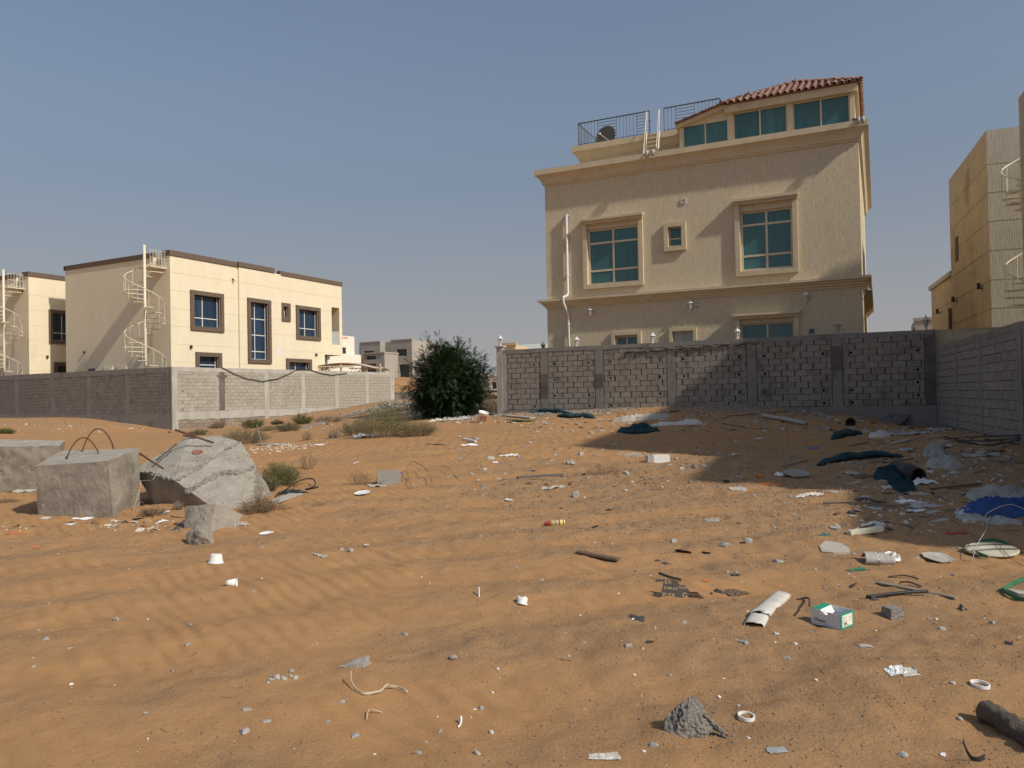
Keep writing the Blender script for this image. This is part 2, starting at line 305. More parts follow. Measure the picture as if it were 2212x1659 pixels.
def sand_material():
    m = bpy.data.materials.new('desert_sand'); m.use_nodes = True; t = m.node_tree; t.nodes.clear(); N = t.nodes.new; Lk = t.links.new
    o = N('ShaderNodeOutputMaterial'); b = N('ShaderNodeBsdfPrincipled'); Lk(b.outputs[0], o.inputs[0]); b.inputs['Roughness'].default_value = .95; b.inputs['Specular IOR Level'].default_value = .15
    g = N('ShaderNodeNewGeometry'); A = N('ShaderNodeAttribute'); A.attribute_name = 'gravel'
    def noise(s, d=6, r=.6):
        n = N('ShaderNodeTexNoise'); n.inputs['Scale'].default_value = s; n.inputs['Detail'].default_value = d; n.inputs['Roughness'].default_value = r; Lk(g.outputs['Position'], n.inputs[0]); return n.outputs[0]
    def mr(f, a, bb, c=0, d=1):
        r = N('ShaderNodeMapRange'); r.inputs[1].default_value = a; r.inputs[2].default_value = bb; r.inputs[3].default_value = c; r.inputs[4].default_value = d; Lk(f, r.inputs[0]); return r.outputs[0]
    def mix(f, a, bb):
        x = N('ShaderNodeMix'); x.data_type = 'RGBA'; Lk(f, x.inputs[0])
        for k, c in ((6, a), (7, bb)):
            if isinstance(c, tuple): x.inputs[k].default_value = (*c, 1)
            else: Lk(c, x.inputs[k])
        return x.outputs[2]
    def math_(op, a, bb):
        x = N('ShaderNodeMath'); x.operation = op
        for k, c in ((0, a), (1, bb)):
            if isinstance(c, (int, float)): x.inputs[k].default_value = c
            else: Lk(c, x.inputs[k])
        return x.outputs[0]
    s = mix(mr(noise(.9), .35, .65), (.445, .245, .108), (.395, .218, .098))
    s = mix(mr(noise(7), .3, .7), s, (.425, .242, .113))
    gr = mix(mr(noise(4), .35, .65), (.40, .245, .128), (.335, .212, .116))
    f = math_('MULTIPLY', A.outputs['Fac'], mr(noise(2.2, 8, .7), .25, .6, .25, 1.0))
    c = mix(mr(f, .2, .85, 0, .85), s, gr)
    vo = N('ShaderNodeTexVoronoi'); vo.inputs['Scale'].default_value = 75; Lk(g.outputs['Position'], vo.inputs['Vector'])
    dots = math_('MULTIPLY', math_('LESS_THAN', vo.outputs['Distance'], .26), math_('GREATER_THAN', noise(31, 2, .5), .56))
    dots = math_('MULTIPLY', dots, mr(A.outputs['Fac'], .1, .8, .15, 1))
    sepc = N('ShaderNodeSeparateColor'); Lk(vo.outputs['Color'], sepc.inputs[0])
    dc = mix(math_('GREATER_THAN', sepc.outputs[0], .72), (.135, .10, .078), (.52, .44, .35))
    c = mix(dots, c, dc)
    c = mix(mr(noise(140, 3, .7), .62, .75, 0, .5), c, (.25, .15, .09))
    Lk(c, b.inputs['Base Color'])
    bp = N('ShaderNodeBump'); bp.inputs['Strength'].default_value = .7; bp.inputs['Distance'].default_value = .012
    hgt = math_('ADD', math_('MULTIPLY', noise(55, 8, .75), 1.0), math_('MULTIPLY', noise(14, 6, .7), 1.2)); hgt = math_('ADD', hgt, math_('MULTIPLY', dots, .5))
    hgt = math_('ADD', hgt, math_('MULTIPLY', math_('MULTIPLY', noise(26, 6, .8), A.outputs['Fac']), 2.2))
    mp = N('ShaderNodeMapping'); mp.inputs['Rotation'].default_value = (0, 0, R(-38)); Lk(g.outputs['Position'], mp.inputs[0]); wv = N('ShaderNodeTexWave'); wv.inputs['Scale'].default_value = 2.1; wv.inputs['Distortion'].default_value = 5; wv.inputs['Detail'].default_value = 2; wv.inputs['Detail Scale'].default_value = .6; Lk(mp.outputs[0], wv.inputs[0])
    hgt = math_('ADD', hgt, math_('MULTIPLY', math_('MULTIPLY', wv.outputs['Fac'], mr(A.outputs['Fac'], .05, .45, 1, 0)), 1.7))
    Lk(hgt, bp.inputs['Height']); Lk(bp.outputs[0], b.inputs['Normal']); return m
sandm = sand_material()
ground = link('ground', me, sandm); tag(ground, 'orange desert sand with pebbly wheel ruts and wind ripples', kind='structure')
# ------------------------------------------------------------------ photo measurement helpers (place a thing on the real ground)
def Gi(x, y):      # height of the ground mesh itself
    x = np.asarray(x, float); y = np.asarray(y, float); i = np.clip(np.searchsorted(gx, x)-1, 0, nx_-2); j = np.clip(np.searchsorted(gy, y)-1, 0, ny_-2); fx = (x-gx[i])/(gx[i+1]-gx[i]); fy = (y-gy[j])/(gy[j+1]-gy[j])
    return (ZZ[j, i]*(1-fx)+ZZ[j, i+1]*fx)*(1-fy)+(ZZ[j+1, i]*(1-fx)+ZZ[j+1, i+1]*fx)*fy
def g1(x, y): return float(Gi(x, y))
def ray(vx, vy): return fw+(vx-1106)/FV*RV-(vy-829.5)/FV*UV
_cache = {}
def at(vx, vy):
    k = (vx, vy)
    if k in _cache: return _cache[k]
    d = ray(vx, vy); ts = np.concatenate([np.arange(1.5, 14, .03), np.arange(14, 75, .08)]); P = EYE[None]+d[None]*ts[:, None]
    below = np.nonzero(P[:, 2] < Gi(P[:, 0], P[:, 1]))[0]
    p = P[below[0]] if len(below) else P[-1]
    r = (Vector((p[0], p[1], g1(p[0], p[1]))), p[1]/FV); _cache[k] = r; return r
def atY(vx, vy, Y):
    d = ray(vx, vy); return Vector(EYE+d*(Y/d[1]))
# ------------------------------------------------------------------ concrete block walls
def block_meshes(tagname, n, wd, ht, dep, jit):
    out = []
    for k in range(n):
        m = MB(); j = lambda a=jit: rnd.uniform(-a, a); x0, x1 = -wd/2, wd/2
        v = [(x0+j(), j(.003), j()), (x1+j(), j(.003), j()), (x1+j(), dep, 0), (x0+j(), dep, 0), (x0+j(), j(.003), ht+j()), (x1+j(), j(.003), ht+j()), (x1+j(), dep, ht), (x0+j(), dep, ht)]
        m.add(v, [(0, 3, 2, 1), (4, 5, 6, 7), (0, 1, 5, 4), (1, 2, 6, 5), (2, 3, 7, 6), (3, 0, 4, 7)]); out.append(m)
    return out
def hole_block(wd, ht, dep, hx, hz, r):
    m = MB(); n = 8; v = [(-wd/2, 0, 0), (wd/2, 0, 0), (wd/2, 0, ht), (-wd/2, 0, ht)]
    for k in range(n):
        a = 2*math.pi*k/n; q = r*rnd.uniform(.75, 1.15); v.append((hx+q*.85*math.cos(a), 0, hz+q*1.15*math.sin(a)))
    v += [(p[0], dep, p[2]) for p in v[4:12]]; v += [(x, dep, z) for x, z in ((-wd/2, 0), (wd/2, 0), (wd/2, ht), (-wd/2, ht))]
    # ring: assign octagon verts to rectangle corners
    f = []; cor = [2, 2, 3, 3, 0, 0, 1, 1]      # nearest corner for edge k->k+1 midpoint
    for k in range(n):
        a, b = 4+k, 4+(k+1) % n; f.append((a, cor[k], b)); f.append((a, b, b+8, a+8))
    f += [(4+0, 1, 2), (4+2, 2, 3), (4+4, 3, 0), (4+6, 0, 1)]
    for a, b in ((0, 1), (1, 2), (2, 3), (3, 0)): f.append((a, 20+a, 20+b, b))
    m.add(v, f); return m
def block_wall(name, label, loc, rz, L, z0, zb, ztop, posts, pw, bm_, mm, cm, holes=(), lower=None, plinth=None, cap=None, group=None, jw=.02, jit=.006, x_start=0., postmat=None, thick=.2, wd=.4):
    """blocks from zb in 0.2 m courses up to the ring beam under ztop; plinth=(z0,z1)"""
    root = empty(name, label, 'wall', loc, rz, group)
    rows = int((ztop-.1-zb)/.2+.05); zt = zb+rows*.2
    hs = [(hx, zb+.2*r) for hx, r in holes]
    core = MB(); facade(core, x_start, L, z0, ztop-.02, [(hx-.045, hx+.045, z+.05, z+.15, .19) for hx, z in hs], base=.014)
    core.box(x_start, L, .2, .2+thick*.2, z0, ztop-.02); core.build('mortar_core', mm, root)
    posts = sorted(posts)
    cuts = [x_start]+[p for q in posts for p in (q-pw/2, q+pw/2)]+[L]; spans = [(cuts[i], cuts[i+1]) for i in range(0, len(cuts), 2) if cuts[i+1]-cuts[i] > .12]
    items = []
    def course(z, r, mat_):
        for (a, b) in spans:
            x = a+.008+(0 if r % 2 else -wd/2)+rnd.uniform(-.03, .03)
            while x < b-.03:
                x0, x1 = max(x, a+.006), min(x+wd, b-.006); x += wd
                if x1-x0 < .05: continue
                items.append((x0, x1, z, mat_))
    for r in range(rows): course(zb+.2*r, r, bm_)
    if lower:
        for r in range(lower[1]): course(lower[0]+.2*r, r, lower[2])
    M0 = Matrix.Translation(loc) @ Matrix.Rotation(rz, 4, 'Z')
    items.sort(key=lambda t: (M0 @ Vector(((t[0]+t[1])/2, 0, t[2]))-Vector(EYE)).length)
    var = {}; stuff = {}
    base = [m.mesh('block') for m in block_meshes('b', 6, 1, 1, 1, 0)]
    var = {}
    for i, (x0, x1, z, mt) in enumerate(items):
        gl = rnd.uniform(.4, 1.8)*jw; gr = rnd.uniform(.4, 1.8)*jw; bw = x1-x0-(gl+gr)/2; bh = .2-rnd.uniform(.5, 1.2)*.016; xc = (x0+gl/2+x1-gr/2)/2; yo = rnd.uniform(-.005, .004); tilt = rnd.uniform(-.006, .006)
        hit = [h for h in hs if abs(h[1]-z) < .02 and x0+.05 < h[0] < x1-.05]
        if hit:
            me_ = hole_block(bw, bh, .02, hit[0][0]-xc, .1, .05).mesh('block'); o = link('block', me_, mt, root); o.location = (xc, yo, z+.004); continue
        if i < 300:
            key = (mt.name, rnd.randrange(6))
            if key not in var:
                m = MB(); j = lambda a=.014: rnd.uniform(-a, a); jz = lambda: rnd.uniform(-.03, .03)
                m.add([(-.5+j(), 0, jz()), (.5+j(), 0, jz()), (.5, 1, 0), (-.5, 1, 0), (-.5+j(), 0, 1+jz()), (.5+j(), 0, 1+jz()), (.5, 1, 1), (-.5, 1, 1)], [(0, 3, 2, 1), (4, 5, 6, 7), (0, 1, 5, 4), (1, 2, 6, 5), (2, 3, 7, 6), (3, 0, 4, 7)])
                var[key] = m.mesh('block'); var[key].materials.append(mt)
            o = link('block', var[key], None, root); o.location = (xc, yo, z+.004); o.scale = (bw, .022, bh); o.rotation_euler = (0, tilt, 0)
        else:
            stuff.setdefault(mt.name, (MB(), mt))[0].box(xc-bw/2, xc+bw/2, yo, .022, z+.004, z+bh)
    for k, (m, mt) in stuff.items(): tag(m.build('far_blocks', mt, root), kind='stuff')
    for p in posts:
        m = MB(); facade(m, p-pw/2, p+pw/2, z0, ztop, [], base=-.006-rnd.uniform(0, .004)); m.box(p-pw/2, p+pw/2, -.004, .1, z0, ztop-.012); m.build('post', (postmat or {}).get(round(p, 1), cm), root)
    bt = MB(); n = int(L/.35); xs = [x_start+(L-x_start)*i/n for i in range(n+1)]       # ring beam with ragged lower edge and uneven top
    zl = [zt-.01-rnd.uniform(0, .045) for _ in xs]; zu = [ztop+rnd.uniform(-.012, .012) for _ in xs]
    for i in range(n):
        a, b = xs[i], xs[i+1]; y0 = -.012
        bt.add([(a, y0, zl[i]), (b, y0, zl[i+1]), (b, y0, zu[i+1]), (a, y0, zu[i]), (a, .22, zu[i]), (b, .22, zu[i+1]), (a, .22, zl[i]), (b, .22, zl[i+1])], [(0, 1, 2, 3), (3, 2, 5, 4), (6, 7, 1, 0), (4, 5, 7, 6)])
    bt.build('ring_beam', cm, root)
    if plinth:
        pb = MB(); n = int(L/.4); xs = [x_start+(L-x_start)*i/n for i in range(n+1)]; zu = [plinth[1]+rnd.uniform(-.012, .012) for _ in xs]; zl = [plinth[0]+rnd.uniform(-.03, .03) for _ in xs]
        for i in range(n):
            a, b = xs[i], xs[i+1]; y0 = -.022
            pb.add([(a, y0, zl[i]), (b, y0, zl[i+1]), (b, y0, zu[i+1]), (a, y0, zu[i]), (a, .1, zu[i]), (b, .1, zu[i+1]), (a, .1, zl[i]), (b, .1, zl[i+1])], [(0, 1, 2, 3), (3, 2, 5, 4), (6, 7, 1, 0)])
        pb.build('plinth_beam', cap or cm, root)
    return root
BWO = (8.2878, 25.8, 0); BWR = R(-25.5)
hb = []
for p in (-7.82, -5.62, -2.95, -.22, 2.43):
    for r in (0, 2, 5, 8): hb += [(p-.42, r), (p+.42, r)]
hb += [(-9.35, r) for r in (0, 3, 6, 8)]+[(4.72, r) for r in (1, 3, 5, 8)]
hb = [h for h in hb if rnd.random() < .88]
bwall = block_wall('block_wall', 'grey block wall with dark mortar joints and round putlog holes below the beige villa', BWO, BWR, 5.2, .2, 1.07, 3.39, [-9.55, -7.82, -5.62, -2.95, -.22, 2.43, 5.07], .3, block_b, mortar_d, conc_w, hb, plinth=(.3, 1.06), x_start=-9.68, jw=.032, postmat={5.1: conc_d, -9.6: conc_l})
m = MB(); m.box(-9.82, -9.58, -.03, .24, .4, 3.5); m.box(-9.87, -9.53, -.08, .29, 3.5, 3.56); m.build('end_pier', conc_l, bwall)
for p, za, zb_ in ((-7.82, 1.5, 2.4), (-5.62, 1.85, 2.35), (2.43, 2.2, 3.0)):
    m = MB(); m.box(p-.145, p+.145, -.018, 0, za, zb_); m.build('cement_patch', conc_d, bwall)
m = MB(); m.tube([(-4.6+.14*i, -.03, 3.1+.03*math.sin(i*1.3)+.004*i) for i in range(34)], lambda t: .03+.018*math.sin(t*60), 6); m.build('crumbled_ledge', conc_d, bwall)
CORN = Vector(BWO)+Matrix.Rotation(BWR, 3, 'Z') @ Vector((5.21, 0, 0))
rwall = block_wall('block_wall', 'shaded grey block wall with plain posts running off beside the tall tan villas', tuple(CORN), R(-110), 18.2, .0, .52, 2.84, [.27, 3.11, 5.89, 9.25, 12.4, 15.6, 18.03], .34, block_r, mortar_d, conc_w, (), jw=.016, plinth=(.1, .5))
LWO = (-18.1, 41, 0)
lwall = block_wall('block_wall', 'sunlit pale block wall with hanging black cable in front of the cream villa', LWO, R(60.25), 18.8, -.2, 1.09, 3.5, [.14, 3.2, 6.48, 9.5, 12.63, 15.72, 18.5], .36, block_l, mortar_l, conc_l, [(.62, 0), (.62, 2), (.62, 5)], lower=(.03, 3, block_low), plinth=(.64, 1.08), jw=.012, postmat={3.2: conc_d})
m = MB(); m.box(2.86, 3.56, -.035, -.01, 2.98, 3.1); m.build('red_brown_lintel', mat('brick_red_slab', (.22, .12, .10), (.17, .095, .08), 8), lwall)
m = MB(); m.tube([(18.62+.03*math.sin(i*.9), -.03, .9+.13*i) for i in range(21)], .06, 6, ry=.4); m.build('whitewash_streak', whiteh, lwall)
# side wall runs from the far left towards the corner
d2 = Vector((-math.sin(R(61.5)), math.cos(R(61.5)), 0)); LSO = Vector(LWO)+d2*26
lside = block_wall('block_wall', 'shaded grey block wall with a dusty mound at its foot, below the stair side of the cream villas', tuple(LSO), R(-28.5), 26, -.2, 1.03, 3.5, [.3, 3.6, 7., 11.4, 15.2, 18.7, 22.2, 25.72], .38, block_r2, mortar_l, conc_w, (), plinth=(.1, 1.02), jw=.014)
# rendered boundary wall of the beige villa behind the block wall
m = MB(); m.box(-9.5, 13, .27, .47, -.2, 3.36); m.box(-9.5, 13, .25, .49, 3.36, 3.385)
ob = m.build('boundary_wall', beige); ob.location = BWO; ob.rotation_euler = (0, 0, BWR); tag(ob, 'beige plastered boundary wall behind the corner of the grey block walls', 'wall')
# ------------------------------------------------------------------ window builder
def window(parent, x0, x1, z0, z1, y, vs, hs_, fm, gm, fr=.05, bar=.045, skip=(), swap=False, dep=.06, name='window'):
    m = MB(); B = (lambda a, b, c, d, e, f: m.box(c, d, a, b, e, f)) if swap else m.box
    B(x0, x1, y, y+dep, z0, z0+fr); B(x0, x1, y, y+dep, z1-fr, z1); B(x0, x0+fr, y, y+dep, z0+fr, z1-fr); B(x1-fr, x1, y, y+dep, z0+fr, z1-fr)
    for v in vs: B(v-bar/2, v+bar/2, y+.004, y+dep, z0+fr, z1-fr)
    xs = [x0+fr]+list(vs)+[x1-fr]; zs = [z0+fr]+list(hs_)+[z1-fr]
    for h in hs_:
        for i in range(len(xs)-1): B(xs[i]+(bar/2 if i else 0), xs[i+1]-(bar/2 if i < len(xs)-2 else 0), y+.007, y+dep, h-bar/2, h+bar/2)
    wn = m.build(name, fm, parent)
    for i in range(len(xs)-1):
        for j in range(len(zs)-1):
            m = MB(); yy = y+.03+.004*((i+j) % 2); B2 = (lambda a, b, c, d, e, f: m.box(c, d, a, b, e, f)) if swap else m.box
            B2(xs[i]-.004, xs[i+1]+.004, yy, yy+.012, zs[j]-.004, zs[j+1]+.004); m.build('pane', gm, wn)
    return wn
def surround(parent, x0, x1, z0, z1, wd, out, mt, hood=0, name='window_surround', y=0, lining=0):
    m = MB(); m.box(x0, x0+wd, y-out, y+.02, z0, z1); m.box(x1-wd, x1, y-out, y+.02, z0, z1); m.box(x0+wd, x1-wd, y-out, y+.02, z0, z0+wd); m.box(x0+wd, x1-wd, y-out, y+.02, z1-wd, z1)
    if lining: m.box(x0+wd-.002, x0+wd+.025, y+.02, y+lining, z0+wd, z1-wd); m.box(x1-wd-.025, x1-wd+.002, y+.02, y+lining, z0+wd, z1-wd); m.box(x0+wd+.025, x1-wd-.025, y+.02, y+lining, z1-wd-.02, z1-wd+.002)
    if hood:
        for k, (o, a, b) in enumerate(((.06, 0, .06), (.1, .06, .11), (.16, .11, .2))): m.box(x0-o*.35, x1+o*.35, y-out-o, y+.01-.001*k, z1-.19+a, z1-.19+b-.001)
    return m.build(name, mt, parent)
# ------------------------------------------------------------------ beige villa
n_ = Vector((math.sin(R(25.5)), math.cos(R(25.5)), 0)); RHO = Vector(BWO)+n_*2.2
rh = empty('villa', 'beige raked plaster villa with teal windows and small tiled roof pavilion', 'house', RHO, BWR)
W1 = (-6.76, -4.67, 5.95, 8.18); W2 = (-.82, .98, 6.0, 8.18); WS = (-3.48, -3.0, 7.2, 7.92); G1 = (-5.68, -4.8, 2.7, 3.86); G2 = (-.89, .94, 2.6, 4.06); PN = (-3.41, -2.63, 2.8, 3.89)
m = MB(); facade(m, -8.57, 3.19, .2, 10.7, [(a, b, c, d, .22) for a, b, c, d in (W1, W2, WS, G1, G2, PN)])
m.add([(-8.57, 0, .2), (-8.57, 13, .2), (-8.57, 13, 10.7), (-8.57, 0, 10.7)], [(0, 3, 2, 1)]); m.add([(3.19, 0, .2), (3.19, 13, .2), (3.19, 13, 10.7), (3.19, 0, 10.7)], [(0, 1, 2, 3)])
m.add([(-8.57, 13, .2), (3.19, 13, .2), (3.19, 13, 10.7), (-8.57, 13, 10.7)], [(3, 2, 1, 0)]); m.add([(-8.5, .05, 10.69), (3.1, .05, 10.69), (3.1, 12.9, 10.69), (-8.5, 12.9, 10.69)], [(0, 1, 2, 3)]); m.build('wall', beige, rh)
m = MB(); m.mould([(.0, 10.16), (.05, 10.18), (.05, 10.24), (.09, 10.25), (.11, 10.34), (.17, 10.45), (.26, 10.55), (.28, 10.57), (.33, 10.58), (.33, 10.79), (-.05, 10.8)], -8.57, 3.19, 13); m.build('cornice', beige_s, rh)
m = MB(); m.mould([(.0, 5.12), (.05, 5.14), (.05, 5.2), (.12, 5.22), (.12, 5.29), (.2, 5.31), (.2, 5.37), (.3, 5.39), (.3, 5.48), (.0, 5.52)], -8.57, 3.19, 13); m.build('string_course', beige_s, rh)
for (a, b, c, d), vs, hz in ((W1, (-5.72,), (6.52, 7.62)), (W2, (.08,), (6.55, 7.68))): window(rh, a, b, c, d, .1, vs, hz, frame_b, glass_t, .07, .075)
for x0, x1 in ((-6.68, -5.72), (-5.72, -4.75)): pass
surround(rh, -6.94, -4.48, 5.8, 8.57, .17, .1, beige_s, hood=1); surround(rh, -1.01, 1.16, 5.81, 8.61, .17, .1, beige_s, hood=1)
window(rh, *WS, .12, (), (7.48,), frame_b, glass_t, .04, .04); surround(rh, -3.65, -2.81, 6.99, 8.07, .16, .1, beige_s)
window(rh, *G1, .1, (-5.24,), (), frame_b, glass_t, .05, .05); surround(rh, -5.83, -4.63, 2.55, 4.03, .14, .09, beige_s)
window(rh, *G2, .1, (.03,), (), frame_b, glass_t, .05, .06); surround(rh, -1.08, 1.12, 2.45, 4.42, .17, .1, beige_s, hood=1)
window(rh, *PN, .06, (-3.02,), (), beige_s, glass_f, .02, .02, name='shutter_panel'); surround(rh, -3.54, -2.5, 2.65, 4.05, .12, .08, beige_s)
def vent(x0, x1, z0, z1, mt, dark):
    m = MB(); m.box(x0, x1, -.03, .01, z0, z0+.03); m.box(x0, x1, -.03, .01, z1-.03, z1); m.box(x0, x0+.03, -.03, .01, z0+.03, z1-.03); m.box(x1-.03, x1, -.03, .01, z0+.03, z1-.03)
    v = m.build('vent', mt, rh); m = MB(); m.box(x0+.03, x1-.03, -.006, .012, z0+.03, z1-.03); m.build('vent_cavity', dark, v)
    for k in range(3): z = z0+.03+(z1-z0-.06)*(k+.5)/3; m = MB(); m.box(x0+.028, x1-.028, -.026, -.008, z-.012, z+.006); m.build('louvre', mt, v)
vent(-2.98, -2.78, 8.76, 8.95, white_p, glass_d); vent(-2.56, -2.36, 4.68, 4.88, white_p, glass_d)
m = MB(); m.box(1.42, 1.65, -.012, .01, 3.55, 3.8); v_ = m.build('cable_box', greyc, rh); m = MB(); m.box(1.46, 1.61, -.02, -.012, 3.6, 3.76); m.build('cable_box_lid', glass_d, v_)
# drain pipe
m = MB(); m.tube([(-7.61, -.08, 8.85), (-7.61, -.09, 8.8), (-7.61, -.09, 5.72), (-7.61, -.16, 5.6), (-7.7, -.38, 5.52), (-7.7, -.38, 5.3), (-7.66, -.2, 5.05), (-7.61, -.09, 4.85), (-7.61, -.09, .3)], .05, 10); dp = m.build('drain_pipe', white_p, rh, True)
m = MB()
for z in (8.83, 7.75, 6.4, 4.4): m = MB(); m.tube([(-7.61, -.09, z), (-7.61, -.09, z+.05)], .062, 10); m.box(-7.69, -7.53, -.09, .0, z, z+.03); m.build('pipe_clip', white_p, dp)
m = MB(); pts = [(-7.61+(.17+.035*math.sin(k*2.3))*math.cos(k*.52)*1.0, -.008, 8.75+(.32+.04*math.sin(k*3.1))*math.sin(k*.52)) for k in range(12)]; m.add(pts+[(p[0], .004, p[2]) for p in pts], [tuple(range(12))]+[(k, 12+k, 12+(k+1) % 12, (k+1) % 12) for k in range(12)]); m.build('plaster_patch', mat('patch_plaster', (.55, .5, .43), (.5, .45, .38), 5), rh)
# roof step block, rail, ladder, pavilion
m = MB(); m.box(-7.36, -1.0, .9, 8, 10.69, 11.75); m.build('roof_room', beige, rh)
m = MB(); b_ = m.mould([(0, 11.3), (.05, 11.32), (.05, 11.37), (.08, 11.4), (.12, 11.5), (.2, 11.6), (.26, 11.62), (.26, 11.85), (-.3, 11.86)], -7.36, -1.0, 7.1); m.v = [(x, y+.9, z) for x, y, z in m.v]; m.box(-7.1, -1.2, 1.15, 7.8, 11.75, 11.84); m.build('roof_room_cornice', beige_s, rh)
def rail(x0, x1, y0, y1, pattern, end=True):
    L_ = math.hypot(x1-x0, y1-y0); ux, uy = (x1-x0)/L_, (y1-y0)/L_; P = lambda t, z: (x0+ux*t, y0+uy*t, z)
    m = MB(); zb, zt = 11.9, 12.8; m.tube([P(0, zt), P(L_, zt)], .025, 4); m.tube([P(0, zb+.03), P(L_, zb+.03)], .012, 4); m.tube([P(0, 11.83), P(0, zt)], .018, 4)
    if end: m.tube([P(L_, 11.83), P(L_, zt)], .018, 4)
    rl = m.build('railing', rail_m, rh); t = 0
    for kind, wd in pattern:
        wd = min(wd, L_-t)
        if wd <= .02: break
        if kind == 'v':
            k = max(1, round(wd/.14))
            for i in range(1, k+1): m = MB(); m.tube([P(t+wd*i/k, zb+.03), P(t+wd*i/k, zt)], .010, 4); m.build('baluster', rail_m, rl)
        else:
            for i in range(1, 7): m = MB(); z = zb+.03+.87*i/7; m.tube([P(t, z), P(t+wd, z)], .010, 4); m.build('rail_bar', rail_m, rl)
            m = MB(); m.tube([P(t+wd, zb+.03), P(t+wd, zt)], .011, 4); m.build('baluster', rail_m, rl)
        t += wd
rail(-7.34, -4.33, .78, .78, [('v', .84), ('h', .8), ('v', .84), ('h', .6)]); rail(-3.75, -1.6, .78, .78, [('v', .45), ('h', .75), ('v', 1.1)]); rail(-7.34, -7.34, .8, 5.2, [('v', 1.2), ('h', 1.2), ('v', 2.2)])
rail(-1.6, -1.6, .8, 4.5, [('v', 3.8)])
ld = empty('roof_ladder', 'cream metal ladder with two handrails on the roof step of the beige villa', 'ladder', RHO, BWR)
m = MB()
for x in (-4.42, -3.92): m.box(x-.025, x+.025, .38, .9, 10.79, 10.83); m.tube([(x, .36, 10.8), (x, .62, 11.88)], .03, 4); m.tube([(x, .62, 11.88), (x, .75, 12.75)], .016, 5); m.tube([(x-.02, .1, 10.8), (x-.02, .72, 12.78)], .02, 5); m.tube([(x-.01, .2, 10.8), (x-.01, .23, 11.2)], .014, 5)
m.build('side_rails', cream_m, ld)
for k in range(6): z = 10.95+.17*k; m = MB(); m.box(-4.42, -3.92, .36+.26*(z-10.8)/1.08, .44+.26*(z-10.8)/1.08, z, z+.03); m.build('tread', cream_m, ld)
dish = empty('satellite_dish', 'grey satellite dish behind the dark roof railing of the beige villa', 'satellite dish', RHO+Matrix.Rotation(BWR, 3, 'Z') @ Vector((-6.35, 1.9, 11.85)), BWR)
m = MB(); ax = Vector((-.25, -.95, .12)).normalized(); u = ax.orthogonal().normalized(); q = ax.cross(u); c0 = Vector((-.1, -.1, .5))
rings = [(0.02, 0), (.2, .02), (.4, .075), (.5, .12)]; n = 24; b0 = len(m.v)
for r_, h_ in rings:
    for k in range(n): a = 2*math.pi*k/n; m.v.append(tuple(c0+u*math.cos(a)*r_+q*math.sin(a)*r_+ax*h_))
for i in range(3):
    for k in range(n): m.f.append((i*n+k, i*n+(k+1) % n, (i+1)*n+(k+1) % n, (i+1)*n+k))
m.build('reflector', mat('dish_grey', (.16, .155, .15)), dish, True)
m = MB(); m.tube([c0, c0-ax*.12, (-.15, -.15, 0)], .03, 6); m.build('mast', rail_m, dish); m = MB(); m.tube([c0+q*.45, c0+ax*.55], .012, 5); m.tube([c0+ax*.5, c0+ax*.6], .04, 8); m.build('feed_arm', white_p, dish)
m = MB(); m.add([(-6.3, 2.6, 11.85), (-4.6, 2.6, 11.85), (-4.6, 3.4, 11.9), (-6.3, 3.4, 12.35), (-6.3, 3.4, 11.85), (-4.6, 3.4, 11.85)], [(0, 1, 2, 3), (4, 3, 2, 5), (0, 3, 4), (1, 5, 2), (0, 4, 5, 1)]); m.build('skylight_ramp', rail_m, rh)
# pavilion with glass and tiled hip roof
pv = empty('roof_pavilion', 'glazed roof pavilion with terracotta tiled hip roof on top of the beige villa', 'pavilion', RHO, BWR)
m = MB(); m.box(-3.02, -2.9, .15, .4, 10.79, 11.7); m.box(-1.22, -1.02, .15, .4, 10.79, 11.95); m.box(.88, 1.06, .15, .4, 10.79, 11.95); m.box(2.95, 3.1, .15, .4, 10.79, 11.95); m.box(2.98, 3.09, .4, 4.4, 10.79, 11.95); m.box(-3.01, 2.99, 4.3, 4.4, 10.79, 11.9); m.box(-3.01, -2.93, .4, 4.3, 10.79, 11.5); m.build('post', beige_s, pv)
m = MB(); m.box(-1.29, 3.2, .0, .16, 11.93, 12.2); m.box(3.05, 3.22, .16, 4.7, 11.93, 12.2); m.box(-1.2, 3.1, .16, 4.6, 11.95, 12.0); m.build('fascia', beige_s, pv)
for x0, x1 in ((-2.9, -1.2), (-1.02, .88), (1.06, 2.95)):
    top = 11.78 if x0 < -2 else 11.93
    window(pv, x0, x1, 10.8, top, .2, ((x0+x1)/2,), (), frame_b, glass_t, .045, .05)
m = MB(); m.add([(-3.12, -.0, 11.66), (-1.25, -.0, 12.14), (-1.25, 4.4, 12.14), (-3.12, 4.4, 11.66), (-3.12, -.0, 11.8), (-1.25, -.0, 12.28), (-1.25, 4.4, 12.28), (-3.12, 4.4, 11.8)], [(0, 3, 2, 1), (4, 5, 6, 7), (0, 1, 5, 4), (1, 2, 6, 5), (2, 3, 7, 6), (3, 0, 4, 7)]); m.build('lean_to_fascia', beige_s, pv)
m = MB(); tri = [(-2.95, 11.72), (-1.21, 11.72), (-1.21, 12.15), (-2.95, 11.7)]; m.add([(x, .19, z) for x, z in tri]+[(x, .3, z) for x, z in tri], [(0, 1, 2, 3), (7, 6, 5, 4), (0, 4, 5, 1), (2, 6, 7, 3), (1, 5, 6, 2)]); m.build('gable_panel', beige_s, pv)
